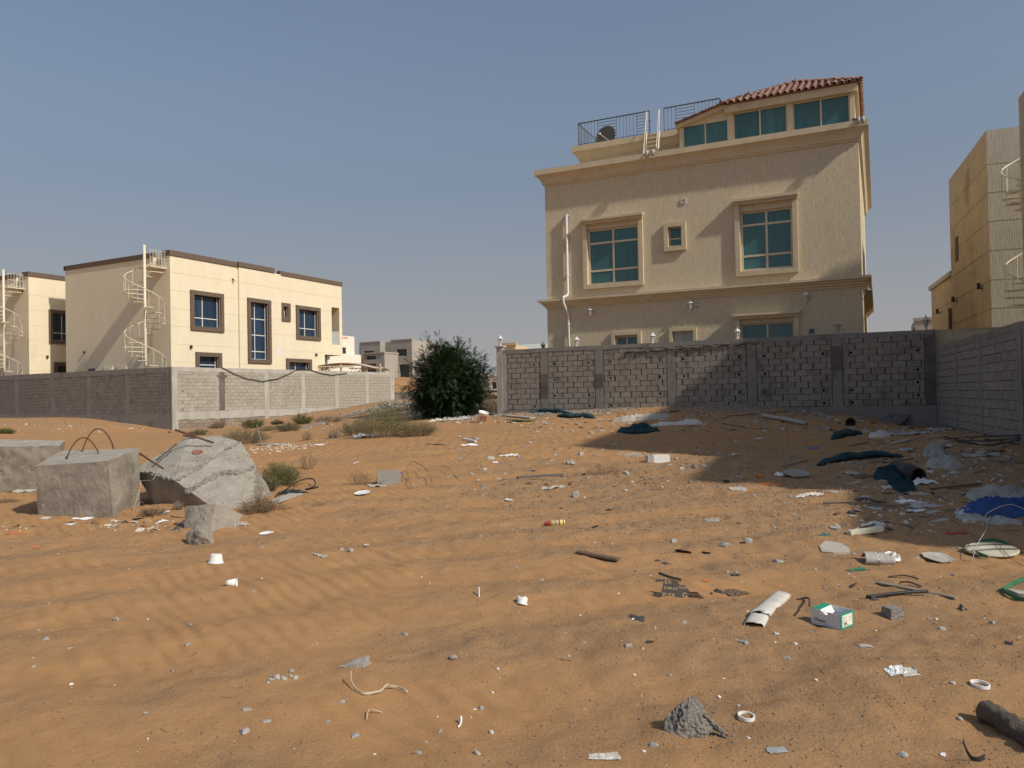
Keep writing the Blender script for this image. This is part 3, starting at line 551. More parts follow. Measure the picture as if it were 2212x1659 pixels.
def half_tile(L, r, r2):
    m = MB(); n = 6; b = 0
    for (yy, rr, zz) in ((0, r, .0), (L, r2, .0)):
        for k in range(n+1): a = math.pi*k/n; m.v.append((-rr*math.cos(a), yy, rr*math.sin(a)+zz))
        for k in range(n+1): a = math.pi*k/n; m.v.append((-(rr-.016)*math.cos(a), yy, (rr-.016)*math.sin(a)+zz))
    s_ = n+1
    for k in range(n): m.f.append((k, k+1, 2*s_+k+1, 2*s_+k)); m.f.append((s_+k, 3*s_+k, 3*s_+k+1, s_+k+1)); m.f.append((k, s_+k, s_+k+1, k+1))
    me_ = m.mesh('roof_tile', True); me_.materials.append(tile_m); return me_
TM = half_tile(.4, .078, .068); HM = half_tile(.36, .09, .078)
ex0, ex1, ey0, ey1, ez = -1.36, 3.3, -.1, 4.8, 12.22; apex = Vector((.97, 2.35, 13.45)); 
m = MB(); m.add([(ex0, ey0, ez), (ex1, ey0, ez), (ex1, ey1, ez), (ex0, ey1, ez), tuple(apex)], [(0, 1, 4), (1, 2, 4), (2, 3, 4), (3, 0, 4), (3, 2, 1, 0)]); roof = m.build('roof', tile_u, pv)
def tiles(p0, p1, ap, cols):
    p0, p1, ap = Vector(p0), Vector(p1), Vector(ap); u = (p1-p0); Lx = u.length; u.normalize(); fo = ap-p0; fo = fo-u*fo.dot(u); H = fo.length; v = fo.normalized(); n = u.cross(v); ax_ = (ap-p0).dot(u)
    for i in range(cols):
        x = Lx*(i+.5)/cols; lim = H*min(x/ax_, (Lx-x)/(Lx-ax_)); t = -.05
        while t < lim-.1:
            o = link('roof_tile', TM, None, roof); pos = p0+u*x+v*t+n*(.012+.012*(1))
            vv = (v*1+n*-.03).normalized(); o.matrix_local = Matrix(((u.x, vv.x, n.x, pos.x), (u.y, vv.y, n.y, pos.y), (u.z, vv.z, n.z, pos.z), (0, 0, 0, 1))); t += .34
tiles((ex0, ey0, ez), (ex1, ey0, ez), apex, 20); tiles((ex1, ey0, ez), (ex1, ey1, ez), apex, 18); tiles((ex0, ey1, ez), (ex0, ey0, ez), apex, 18)
for c in ((ex0, ey0), (ex1, ey0), (ex1, ey1)):
    a = Vector((*c, ez)); dv = (apex-a); L_ = dv.length; v = dv.normalized(); n = (Vector((0, 0, 1))-v*v.z).normalized(); u = v.cross(n)
    for k in range(int(L_/.31)):
        pos = a+v*(.31*k-.03)+n*.045; vv = (v-n*.06).normalized(); o = link('hip_tile', HM, None, roof); o.matrix_local = Matrix(((u.x, vv.x, n.x, pos.x), (u.y, vv.y, n.y, pos.y), (u.z, vv.z, n.z, pos.z), (0, 0, 0, 1)))
sl0 = Vector((-3.14, -.04, 11.8)); dv = (Vector((-1.25, -.04, 12.28))-sl0).normalized()
for k in range(6):
    pos = sl0+dv*(.33*k)+Vector((0, 0, .01)); vv = dv; n = Vector((-dv.z, 0, dv.x)); u = vv.cross(n); o = link('rake_tile', TM, None, roof); o.matrix_local = Matrix(((u.x, vv.x, n.x, pos.x), (u.y, vv.y, n.y, pos.y), (u.z, vv.z, n.z, pos.z), (0, 0, 0, 1)))
for x in (-4.15, -3.92, 3.22, 3.36):
    m = MB(); m.tube([(x, .1, 10.84), (x, -.36, 10.84), (x, -.43, 10.8), (x, -.43, 10.62)], .05, 8); m.build('overflow_pipe', greyp, rh, True)
m = MB(); m.box(3.0, 3.4, -.05, .8, 10.86, 10.95); m.build('roof_gutter_box', rail_m, rh)
m = MB(); m.lathe([(.16, 10.8), (.16, 10.9), (.12, 10.92)], 12, (-3.35, .5)); m.build('roof_cap', white_p, rh)
# ------------------------------------------------------------------ lanterns
def lantern(name, label, group, pos, mt, glass=None, wall=False, s=1.0, rz=0):
    r_ = empty(name, label, 'lantern', pos, rz, group); m = MB()
    if wall: m.box(-.045, .045, 0, .02, -.22, -.06); m.tube([(0, .01, -.14), (0, -.08, -.16), (0, -.13, -.12), (0, -.13, -.08)], .012, 6); off = -.13; m.build('bracket', mt, r_); z0 = -.08
    else: off = 0; m.lathe([(.055, 0), (.055, .015), (.03, .03), (.022, .07), (.035, .09), (.03, .1)], 10); m.build('base', mt, r_); z0 = .1
    m = MB(); n = 6
    for k in range(n):
        a = 2*math.pi*k/n; m.tube([(.04*math.cos(a), off+.04*math.sin(a), z0), (.078*math.cos(a), off+.078*math.sin(a), z0+.15)], .007, 4)
    m.lathe([(.045, z0-.008), (.047, z0+.006)], 6, (0, off)); m.lathe([(.082, z0+.145), (.085, z0+.155)], 6, (0, off)); m.build('cage', mt, r_)
    m = MB(); m.lathe([(.036, z0+.004), (.074, z0+.146)], 6, (0, off)); m.build('glass', glass or glass_f, r_)
    m = MB(); m.lathe([(.105, z0+.153), (.1, z0+.165), (.055, z0+.21), (.04, z0+.225), (.03, z0+.235), (.012, z0+.255), (.018, z0+.268), (.004, z0+.29)], 6 if not wall else 6, (0, off)); m.build('hood', mt, r_)
    r_.scale = (s, s, s); return r_
greyl = mat('backlit_dirty_lantern', (.20, .185, .155), (.16, .15, .125), 9, .6)  # white lanterns: backlight and dirt are put into this grey
def bwp(x, y, z): return Vector(BWO)+Matrix.Rotation(BWR, 3, 'Z') @ Vector((x, y, z))
lantern('post_lantern', 'white lantern on the end pier of the grey block wall near the tree', None, bwp(-9.7, .1, 3.56), white_p, s=1.12)
for x, lb in ((-6.62, 'white lantern on the wall top beside the drain pipe'), (-3.7, 'white lantern on the wall top between the small window and the grey shutter panel'), (-.72, 'white lantern on the wall top at the left of the wide lower window')):
    lantern('post_lantern', lb, None, bwp(x, .37, 3.385), white_p, s=1.1)
lantern('post_lantern', 'white lantern greyed for backlight and dirt on the wall top left of the beige villa against the sky', None, bwp(-8.35, 1.2, 3.33), greyl, glass_d, s=1.05)
lantern('post_lantern', 'white lantern darkened for backlight and dirt on the wall top beside the cable box', None, bwp(2.46, .37, 3.385), mat('pinkish_lantern', (.42, .35, .28)), greyc, s=1.3)  # also a white lantern, its shading and dirt painted into the tone
lantern('post_lantern', 'large off-white lantern on the wall top above the wall corner', None, bwp(5.0, .37, 3.385), mat('offwhite_lantern', (.6, .54, .45)), s=1.3)
lantern('post_lantern', 'dark hooded lantern half hidden behind the wall top right of the beige villa', None, bwp(4.75, 2.6, 3.2), greyl, glass_d, s=1.2)
for x, lb in ((-6.72, 'white wall lantern beside the drain pipe under the string course'), (-2.74, 'white wall lantern next to the square louvre vent'), (1.32, 'white wall lantern above the cable box at the right of the lower window')):
    lantern('wall_lantern', lb, None, RHO+Matrix.Rotation(BWR, 3, 'Z') @ Vector((x, 0, 4.86)), white_p, wall=True, s=1.15)
lantern('wall_lantern', 'white wall lantern darkened for backlight and dirt sticking out from the right side of the beige villa', None, RHO+Matrix.Rotation(BWR, 3, 'Z') @ Vector((3.19, .6, 4.95)), greyl, glass_d, wall=True, s=1.3, rz=BWR+R(90))
# ------------------------------------------------------------------ spiral staircase
def spiral(name, label, pos, rz, top, zb, rad=1.05, start=0., plat_to=None):
    r_ = empty(name, label, 'staircase', pos, rz); m = MB(); m.tube([(0, 0, zb), (0, 0, top+1.2)], .075, 10); m.build('pole', cream_m, r_, True)
    n = int((top-zb)/.27); pts = []
    for k in range(n+1):
        z = top-.27*k; a = start+R(31)*k; ca, sa = math.cos(a), math.sin(a)
        if k:
            m = MB(); da = R(13)
            v = []
            for zz in (z, z+.035): v += [(.06*math.cos(a-da), .06*math.sin(a-da), zz), (rad*math.cos(a-da), rad*math.sin(a-da), zz), (rad*math.cos(a+da), rad*math.sin(a+da), zz), (.06*math.cos(a+da), .06*math.sin(a+da), zz)]
            m.add(v, [(0, 3, 2, 1), (4, 5, 6, 7), (0, 1, 5, 4), (1, 2, 6, 5), (2, 3, 7, 6), (3, 0, 4, 7)]); m.build('tread', cream_m, r_)
            m = MB(); m.tube([(rad*ca, rad*sa, z-.02), (rad*ca, rad*sa, z+.92)], .014, 4); m.build('baluster', cream_m, r_)
        pts.append((rad*ca, rad*sa, z+.92))
    fine = []
    for k in range(n*4+1):
        z = top-.27*k/4; a = start+R(31)*k/4; fine.append((rad*math.cos(a), rad*math.sin(a), z+.92))
    m = MB(); m.tube(fine, .026, 6); m.build('handrail', cream_m, r_, True)
    if plat_to:
        x0, x1, y0, y1 = plat_to; m = MB(); m.box(x0, x1, y0, y1, top-.03, top+.03); p_ = m.build('landing', cream_m, r_)
        m = MB()
        for zz in (.92, .5, .1): m.tube([(x0, y0, top+zz), (x1, y0, top+zz)], .018, 4)
        for k in range(7): x = x0+(x1-x0)*k/6; m.tube([(x, y0, top), (x, y0, top+.92)], .013, 4)
        m.build('landing_rail', cream_m, p_)
    return r_
# ------------------------------------------------------------------ cream villas
def villa_cream(label, loc, rz, L, D, H, full=True):
    root = empty('villa', label, 'house', loc, rz)
    gz = [9.08, 8.04, 7.0, 5.98, 4.95, 3.93]
    wins = [(1.6, 3.54, 6.08, 7.99, (2.4,), (6.62,)), (1.93, 3.34, 2.4, 4.34, (), (3.82,))]
    if full: wins += [(5.87, 7.36, 4.26, 7.97, (6.42,), (4.79, 5.85, 6.9)), (8.86, 9.27, 7.2, 7.96, (), (7.6,)), (10.36, 12.28, 6.05, 7.93, (11.18,), (6.6,)), (9.35, 11.3, 2.4, 4.22, (10.2,), ())]
    rects = [(4.98, 8.62, 0, H, -.12)] if full else []
    b = lambda x: -.12 if full and 4.98 < x < 8.62 else 0
    rects += [(0, 4.98, z-.012, z+.012, .014) for z in gz]
    if full: rects += [(4.98, 8.62, z-.012, z+.012, -.106) for z in gz]+[(8.62, L, z-.012, z+.012, .014) for z in gz]
    else: rects += [(0, L, z-.012, z+.012, .014) for z in gz]
    for (x0, x1, z0, z1, vs, hz) in wins: rects.append((x0, x1, z0, z1, b(x0)+.3))
    if full: rects += [(13.8, 14.65, 5.6, 8.36, 2.2), (13.0, L, 1, 4.84, 2.4)]
    m = MB(); facade(m, 0, L, .2, H, rects); facade(m, 0, D, .2, H, [(.62, 1.4, 9.3, H+1, .5)], swap=True)
    m.add([(L, 0, 4.9), (L, D, 4.9), (L, D, H), (L, 0, H)], [(0, 1, 2, 3)]); m.add([(L, 2.4, .2), (L, D, .2), (L, D, 4.9), (L, 2.4, 4.9)], [(0, 1, 2, 3)]); m.add([(0, D, .2), (L, D, .2), (L, D, H), (0, D, H)], [(3, 2, 1, 0)]); m.add([(0.05, .02, H-.6), (L, .02, H-.6), (L, D, H-.6), (.05, D, H-.6)], [(0, 1, 2, 3)])
    m.add([(13., 0, 4.84), (L, 0, 4.84), (L, 2.4, 4.84), (13., 2.4, 4.84)], [(0, 1, 2, 3)]); m.build('wall', cream, root)
    m = MB()
    if full:
        m.box(-.06, 4.92, -.07, .25, H, H+.3); m.box(4.92, 8.0, -.19, .25, H+.03, H+.33); m.box(8.62, L+.06, -.07, .25, H-.02, H+.26)
    else: m.box(-.06, L+.06, -.07, .25, H, H+.3)
    m.box(-.06, .2, .25, .62, H+.001, H+.299); m.box(-.06, .2, 1.4, D+.05, H+.0, H+.28); m.box(L-.2, L+.06, .25, D, H-.02, H+.24); m.box(-.06, L, D-.15, D+.08, H, H+.25); m.build('parapet_trim', brown_tr, root)
    for (x0, x1, z0, z1, vs, hz) in wins:
        y = b(x0); window(root, x0, x1-.0, z0, z1, y+.2, vs, hz, white_p, glass_b if x0 != 8.86 else glass_d, .045, .05); surround(root, x0-.26, x1+.26, z0-.24, z1+.22, .25, .1, brown_tr, y=y, lining=.19)
    if full:
        m = MB(); m.box(13.8, 14.65, .05, .07, 5.6, 6.57); bp_ = m.build('balcony_glass', glass_f, root); m = MB(); m.box(13.8, 14.65, .03, .09, 6.57, 6.6); m.build('glass_rail', greyp, bp_)
        m = MB(); m.box(13.75, 14.0, .4, .7, .3, 4.84); m.build('porch_column', white_p, root)
        m = MB(); m.box(8.1, 8.5, -.125, -.115, 4.6, 5.2); m.build('paint_patch', white_p, root)
        for y0, y1, z0, z1 in ((6.7, 7.55, 3.2, 3.85), (5.15, 5.98, 3.2, 3.85), (3.85, 4.74, 3.2, 3.87)):
            m = MB(); m.box(-.04, 0, y0, y1, z0, z1); sw = m.build('side_window_frame', cream, root); m = MB(); m.box(-.055, -.04, y0+.1, y1-.1, z0, z1-.08); m.build('side_window_pane', glass_d if y0 > 6 else whiteh, sw)
    for x, z in ((1.34, 4.83), (12.05, 4.78)) if full else ((1.2, 4.9),):
        m = MB(); m.box(x-.06, x+.06, -.12, 0, z-.08, z+.1); m.build('wall_light', blackp, root)
    if full:
        m = MB(); m.tube([(4.55, 0, 9.25), (4.55, -.12, 9.2), (4.58, -.16, 9.1)], .04, 6); m.build('cable_spout', blackp, root)
        m = MB(); m.box(-.1, 0, 7.75, 7.87, 4.75, 4.87); m.build('wall_light', blackp, root)
    return root
KH = 1.07; LHO = Vector((-19.49*KH, 44.*KH, 1.6-1.6*KH)); LHR = R(62.5)
villa_cream('cream villa with brown window frames and a tall stairwell window', LHO, LHR, 14.95, 9.71, 10.05).scale = (KH, KH, KH)
def lh(x, y, z): return LHO+Matrix.Rotation(LHR, 3, 'Z') @ Vector((x*KH, y*KH, z*KH))
spiral('spiral_staircase', 'cream spiral staircase on the shaded side of the cream villa with the tall window', lh(-1.2, .6, 0), LHR, 9.3, .3, 1.05, R(-35), (.1, 1.25, -.35, .9)).scale = (KH, KH, KH)
L2O = Vector((-32.64, 52., 0))
villa_cream('cream villa with brown parapet cut off behind the villa with the tall window', L2O, LHR, 12, 9.7, 10.35, full=False)
spiral('spiral_staircase', 'cream spiral staircase by the villa at the far end of the shaded wall', L2O+Matrix.Rotation(LHR, 3, 'Z') @ Vector((-1.2, .75, 0)), LHR, 9.5, .5, 1.05, R(-35), (.1, 1.25, -.35, .9))
def ac_unit(label, pos, rz):
    a = empty('air_conditioner', label, 'air conditioner', pos, rz); m = MB(); m.box(-.2, .2, -.3, .3, 0, 1.0); m.build('case', acm, a); m = MB(); m.tube([(-.205, 0, .55), (-.24, 0, .55)], .24, 16); m.build('fan_grille', greyp, a)
ac_unit('white air conditioner in the parapet gap above the spiral staircase of the tall window villa', lh(.35, 1.15, 9.3), LHR)
ac_unit('white air conditioner in the parapet gap of the half hidden cream villa', L2O+Matrix.Rotation(LHR, 3, 'Z') @ Vector((.35, 1.15, 9.6)), LHR)
# hanging cable on the sunlit wall
cb = MB(); P = [(3.15, 3.53), (4.0, 3.2), (4.95, 2.9), (6.1, 2.76), (7.3, 2.92), (8.2, 3.22), (8.85, 3.5), (9.4, 3.53), (10.1, 3.53), (11, 3.33), (12.05, 3.22), (13.2, 3.32), (13.95, 3.46)]
mm_ = Matrix.Rotation(R(60.25), 3, 'Z'); pp = []
for i in range(len(P)-1):
    for t in (0, .5): pp.append(Vector(LWO)+mm_ @ Vector((P[i][0]*(1-t)+P[i+1][0]*t, -.06, P[i][1]*(1-t)+P[i+1][1]*t)))
tag(cb.tube(pp, .022, 6).build('hanging_cable', blackp, None, True), 'black cable slung over the top of the sunlit block wall', 'cable')
# ------------------------------------------------------------------ tan villas on the right (also cast the big shadow)
tan = mat('tan_raked_render', (.56, .445, .285), (.47, .37, .235), 1.4, .92, .8, 9, bst=(3.2, 3.2, .3), c3=(.36, .265, .16), s3=.5, t3=.54, dist=.03)
pale = mat('pale_raked_render', (.50, .45, .355), (.44, .395, .31), 1.4, .92, .8, 9, bst=(3.2, 3.2, .3), c3=(.38, .34, .27), s3=.5, t3=.6, dist=.03)
B1O = Vector((16.59, 26.5, 0)); BR = R(-110)
def wallbox(parent, x0, x1, y0, y1, z0, z1, mt, gz, name='wall', mt2=None):
    m = MB(); facade(m, x0, x1, z0, z1, [(x0, x1, z-.015, z+.015, .015) for z in gz]); m.v = [(x, y+y0, z) for x, y, z in m.v]
    m.add([(x0, y0, z0), (x0, y1, z0), (x0, y1, z1), (x0, y0, z1)], [(0, 3, 2, 1)]); m.add([(x0, y1, z0), (x1, y1, z0), (x1, y1, z1), (x0, y1, z1)], [(3, 2, 1, 0)]); m.add([(x0, y0, z1), (x1, y0, z1), (x1, y1, z1), (x0, y1, z1)], [(0, 1, 2, 3)]); m.build(name, mt, parent)
    m = MB(); facade(m, y0, y1, z0, z1, [(y0, y1, z-.015, z+.015, .015) for z in gz], swap=True); m.v = [(x1-x, y, z) for x, y, z in m.v]; m.f = [tuple(reversed(f)) for f in m.f]; m.build('end_wall', mt2 or mt, parent)
gzs = [9.28, 8.3, 7.3, 6.29, 5.27, 4.29]
b1 = empty('villa', 'tan villa with stained slit-window side and pale end wall beyond the shaded wall', 'house', B1O, BR)
wallbox(b1, -6.8, 0, 0, 11, .3, 10.48, tan, gzs, mt2=pale)
m = MB(); m.box(-5.75, -5.15, -.02, .02, 6.8, 7.8); m.build('slit_window', mat('slit_shadow_glass', (.10, .075, .05)), b1)
wallbox(b1, -12.2, -6.9, .05, 8, .3, 6.4, tan, [5.3], name='annex_wall'); m = MB(); m.box(-12.3, -6.8, -.05, 8, 6.4, 6.6); m.build('annex_parapet', pale, b1)
m = MB(); m.tube([(-6.85, -.08, .5), (-6.85, -.08, 5.0)], .07, 8); m.build('drain_pipe', brown_tr, b1)
for x, z in ((-1.2, 5.2), (-5.9, 5.25), (-9.6, 5.1)):
    m = MB(); m.box(x-.05, x+.05, -.03, 0, z-.1, z+.02); m.lathe([(.07, z-.08), (.07, z), (.06, z+.01), (.06, z+.13), (.07, z+.14)], 10, (x, -.12)); m.build('cup_light', blackp, b1)
B0O = Vector((15.73, 23.5, 0))
b0 = empty('villa', 'tall tan villa with a spiral stair beside it, nearest the shaded wall', 'house', B0O, BR)
wallbox(b0, 0, 13.0, 0, 9, .1, 10.45, pale, gzs)
wallbox(b0, 13.0, 17.2, .02, 8, .1, 7.4, pale, [5.27, 4.29], name='mid_wall'); wallbox(b0, 17.2, 20.3, .0, 7, .1, 5.3, pale, [4.29], name='annex_wall')
spiral('spiral_staircase', 'cream spiral staircase in the gap between the two tan villas', tuple(Vector(B0O)+Matrix.Rotation(BR, 3, 'Z') @ Vector((-1.15, .72, 0))), BR, 9.0, .4, .95, R(100))
# ------------------------------------------------------------------ far buildings
uf = empty('villa', 'unfinished bare concrete villa far behind the tree', 'house', atY(745/2.765/1.85172+1250/1.85172, 800, 140)*1, R(-27.5)); uf.location.z = 0
def S(v): return 1.6+(v-1.6)*1.75
def ubox(x0, x1, y, d, z0, z1, wins, name, mt=conc_f):
    m = MB(); facade(m, x0, x1, z0, z1, [(*w_, .5) for w_ in wins]); m.v = [(a, b+y, c) for a, b, c in m.v]; m.add([(x0, y, z0), (x0, y+d, z0), (x0, y+d, z1), (x0, y, z1)], [(0, 3, 2, 1)]); m.add([(x1, y, z0), (x1, y+d, z0), (x1, y+d, z1), (x1, y, z1)], [(0, 1, 2, 3)]); m.add([(x0, y, z1), (x1, y, z1), (x1, y+d, z1), (x0, y+d, z1)], [(0, 1, 2, 3)]); m.build(name, mt, uf)
    for w_ in wins: window(uf, *w_, y+.3, ((w_[0]+w_[1])/2,), (), rail_m, glass_d, .06, .08)
ubox(-4.6, 0, 3, 8, .5, S(7.6), [(-3.8, -1.5, S(6.03), S(6.7))], 'upper_wall'); ubox(0, 2.6, 4.5, 7, .5, S(7.6), [], 'recess_wall'); ubox(3.1, 7.8, 2, 8, .5, S(7.55), [(4.45, 6.65, S(5.95), S(6.66)), (4.95, 7.1, S(3.4), S(5.05))], 'tower_wall')
ubox(-.0, 4.7, -2, 5, .5, S(6.2), [(.7, 2.8, S(5.58), S(5.95)), (.7, 2.8, S(3.6), S(5.15))], 'porch_wall'); ubox(-5.7, -4.6, 4, 6, .5, S(7.65), [], 'side_wall'); ubox(-6, -.02, 0, 3, .5, S(6.0), [], 'low_wall')
uf.location.x -= 1.7
for x0_, x1_, y0_ in ((-4.7, .05, 2.9), (3.0, 7.9, 1.9)): m = MB(); m.box(x0_, x1_, y0_, y0_+.4, S(7.57), S(7.68)); m.build('parapet', conc_f, uf)
m = MB(); m.box(-.1, 4.8, -2.2, 3, S(6.15), S(6.3)); m.build('porch_parapet', conc_f, uf)
wf = empty('villa', 'white villa with red painted marks seen past the end of the cream villa', 'house', atY(1250/1.85172+340/2.765/1.85172, 800, 115), R(62.5)); wf.location.z = 0
def S2(v): return 1.6+(v-1.6)*1.643
m = MB(); m.box(-9, 2.7, 0, 10, .5, S2(7.38)); m.build('wall', whiteh, wf); m = MB(); m.box(-9, 3.85, -.3, 9, .5, S2(5.7)); m.build('lower_wall', whiteh, wf)
m = MB(); m.box(-.1, .62, -.05, .02, S2(5.75), S2(6.31)); m.build('window', glass_b, wf)
for k, x in enumerate((-.1, .25, .6, .95)): m = MB(); m.box(x, x+.22, -.03, .0, S2(7.1)+.05*(k % 2), S2(7.28)); m.build('red_mark', redink, wf)
# carport canopy
cpY = 61; cp = empty('carport', 'tan fabric carport canopy on arched steel trusses behind the sunlit wall', 'carport', (0, 0, 0), 0)
x0 = atY(1250/1.85172+140/2.765/1.85172, 860, cpY).x; x1 = atY(1250/1.85172+812/2.765/1.85172, 860, cpY).x
m = MB(); n = 12
for j, (yy, dz) in enumerate(((cpY-2.3, 0), (cpY, .12), (cpY+2.3, 0))):
    for i in range(n+1): t = i/n; m.v.append((x0+(x1-x0)*t, yy, 4.15+.32*math.sin(math.pi*min(1, t*1.05+.05))+dz-.25*t))
for j in range(2):
    for i in range(n): m.f.append((j*(n+1)+i, j*(n+1)+i+1, (j+1)*(n+1)+i+1, (j+1)*(n+1)+i))
o = m.build('canopy', canvas, cp, True); md = o.modifiers.new('s', 'SOLIDIFY'); md.thickness = .04
for fx, yy in ((.0, cpY-2.3), (.3, cpY+2.2)):
    m = MB(); xa = x0+(x1-x0)*fx; a = [(xa+.35*k, yy, 3.3+.75*math.sin(math.pi*k/8*.5+.35)) for k in range(9)]; b = [(p[0], yy, 3.9+.06*math.sin(k)) for k, p in enumerate(a)]; m.tube(a, .04, 5)
    for k in range(8): m.tube([a[k], (a[k+1][0], yy, 4.12)], .022, 4)
    m.tube([(a[0][0], yy, 4.1), (a[8][0], yy, 4.12)], .035, 4); m.build('truss', cream_m, cp)
for fx in (.37, .99):
    m = MB(); xa = x0+(x1-x0)*fx; m.tube([(xa, cpY-2.2, .8), (xa, cpY-2.2, 4.25)], .09, 8); m.build('post', canvas, cp)
def simple_house(label, pos, rz, wd, dp, h, mt, wins, gable=False):
    r_ = empty('house', label, 'house', pos, rz); m = MB(); facade(m, -wd/2, wd/2, 0, h, [(*w_, .25) for w_ in wins]); m.add([(-wd/2, 0, 0), (-wd/2, dp, 0), (-wd/2, dp, h), (-wd/2, 0, h)], [(0, 3, 2, 1)]); m.add([(wd/2, 0, 0), (wd/2, dp, 0), (wd/2, dp, h), (wd/2, 0, h)], [(0, 1, 2, 3)]); m.add([(-wd/2, 0, h), (wd/2, 0, h), (wd/2, dp, h), (-wd/2, dp, h)], [(0, 1, 2, 3)]); m.build('wall', mt, r_)
    for w_ in wins: window(r_, *w_, .15, (), (), white_p, glass_d, .05)
    if gable:
        m = MB(); a = .3; m.add([(-wd/2-a, -a, h), (wd/2+a, -a, h), (wd/2+a, dp+a, h), (-wd/2-a, dp+a, h), (-wd/2-a, dp/2, h+gable), (wd/2+a, dp/2, h+gable)], [(0, 1, 5, 4), (2, 3, 4, 5), (0, 4, 3), (1, 2, 5), (3, 2, 1, 0)]); m.build('roof', greenroof, r_)
    else: m = MB(); m.box(-wd/2-.08, wd/2+.08, -.08, .12, h, h+.25); m.build('parapet', mt, r_)
    return r_
p = atY(1140, 762, 75); simple_house('low house with pale green gable roof behind the grey block wall', (p.x, 75, 0), R(-20), 3.8, 5, p.z, conc_f, [], 1.0)
p = atY(1062, 812, 95); simple_house('small white house beyond the tree next to the end of the grey block wall', (p.x+3.2, 95, 0), R(-25), 10, 8, p.z, whiteh, [(-3.6, -2.9, 2.5, 3.4), (-1.8, -1.1, 2.5, 3.4)])
p = atY(1064, 843, 72); m = MB(); facade(m, -14, 9, 0, p.z-.1, [(x, x+.06, 0, 9, .03) for x in range(-14, 9, 3)]); m.box(-14, 9, .05, .3, 0, p.z-.1); m.box(-14, 9, -.04, .34, p.z-.1, p.z); o = m.build('boundary_wall', mat('far_grey_render', (.30, .29, .26), (.26, .25, .22), 1), None); o.location = (p.x+1, 72, 0); o.rotation_euler = (0, 0, R(-8)); tag(o, 'low grey rendered wall far beyond the tree', 'wall')
p = atY(1089, 747, 70); simple_house('sandy coloured house corner just right of the end pier lantern', (p.x+.3, 70, 0), R(-25), 1.6, 3, p.z, mat('sandy_render', (.6, .47, .3)), [])
p = atY(2025, 690, 60); simple_house('small grey house between the wall corner lantern and the tan annex', (p.x+1, 60, 0), R(-25), 5, 5, p.z, conc_f, [])
mn = empty('minaret', 'golden minaret tip showing just above the tree', 'minaret', (0, 0, 0)); p = atY(1752/1.85172, 760, 220); mn.location = (p.x, 220, 0)
m = MB(); m.lathe([(1.0, 0), (1.0, p.z-2.2), (1.25, p.z-2.1), (1.25, p.z-1.7)], 12); m.build('shaft', whiteh, mn); m = MB(); m.lathe([(.8, p.z-1.7), (.9, p.z-1.2), (.6, p.z-.5), (.1, p.z), (.06, p.z+1.6), (.2, p.z+1.9), (.02, p.z+2.6)], 12); m.build('dome', mat('gold_dome', (.6, .45, .2)), mn, True)
# ------------------------------------------------------------------ tree
def add_leaves(V, F, P, D, L, W, U):
    """leaf quads (diamonds) at P along D with length L, width W, side vector U (all arrays)"""
    b = len(V[0]) if V else 0
    a = P; c = P+D*L[:, None]; mid = P+D*(L*.45)[:, None]; l = mid+U*(W*.5)[:, None]; r = mid-U*(W*.5)[:, None]
    return np.stack([a, l, c, r], 1).reshape(-1, 3)
def leaf_object(name, quads, mt, parent):
    n = len(quads)//4; me_ = bpy.data.meshes.new(name); me_.vertices.add(n*4); me_.vertices.foreach_set('co', quads.astype(np.float32).ravel()); me_.loops.add(n*4); me_.loops.foreach_set('vertex_index', np.arange(n*4, dtype=np.int32)); me_.polygons.add(n); me_.polygons.foreach_set('loop_start', np.arange(0, n*4, 4, dtype=np.int32)); me_.update(calc_edges=True)
    return link(name, me_, mt, parent)
def unit(a): return a/np.maximum(np.linalg.norm(a, axis=1, keepdims=True), 1e-6)
TP, TS = at(970, 899); TP = Vector((TP.x, TP.y, TP.z)); th = 163*TP.y/FV; tw = 104*TP.y/FV
tree = empty('tree', 'dark green bushy tree with feathery leaves standing in the gap between the walls', 'tree', TP, 0)
lim = MB(); trk = MB(); trk.tube([(0, 0, -.3), (.03, .02, .3), (.06, 0, .8), (.0, .05, 1.3)], .13, 8, r1=.08); tips = []
for k in range(80):
    a = k*2.4; el = rnd.uniform(.0, 1.0); ro = tw*rnd.uniform(.55, .93)*(math.sqrt(1-(el-.42)**2*1.6) if el > .42 else .84+.38*el); z = th*(.04+.86*el); e = Vector((ro*math.cos(a)*(1 if el < .8 else .6), ro*math.sin(a)*(1 if el < .8 else .6), z)); st = Vector((0, 0, .15+.5*rnd.random()*min(1.2, z)))
    mid_ = (st+e)/2+Vector((0, 0, .25*rnd.uniform(.2, 1))); lim.tube([st, mid_, e], .035, 5, r1=.01)
    for t in np.linspace(.3, 1, 9): p_ = st*(1-t)**2+mid_*2*t*(1-t)+e*t*t; tips.append((p_, (e-st).normalized()))
trk.build('trunk', bark, tree, True); lim.build('limbs', bark, tree)
Q = []
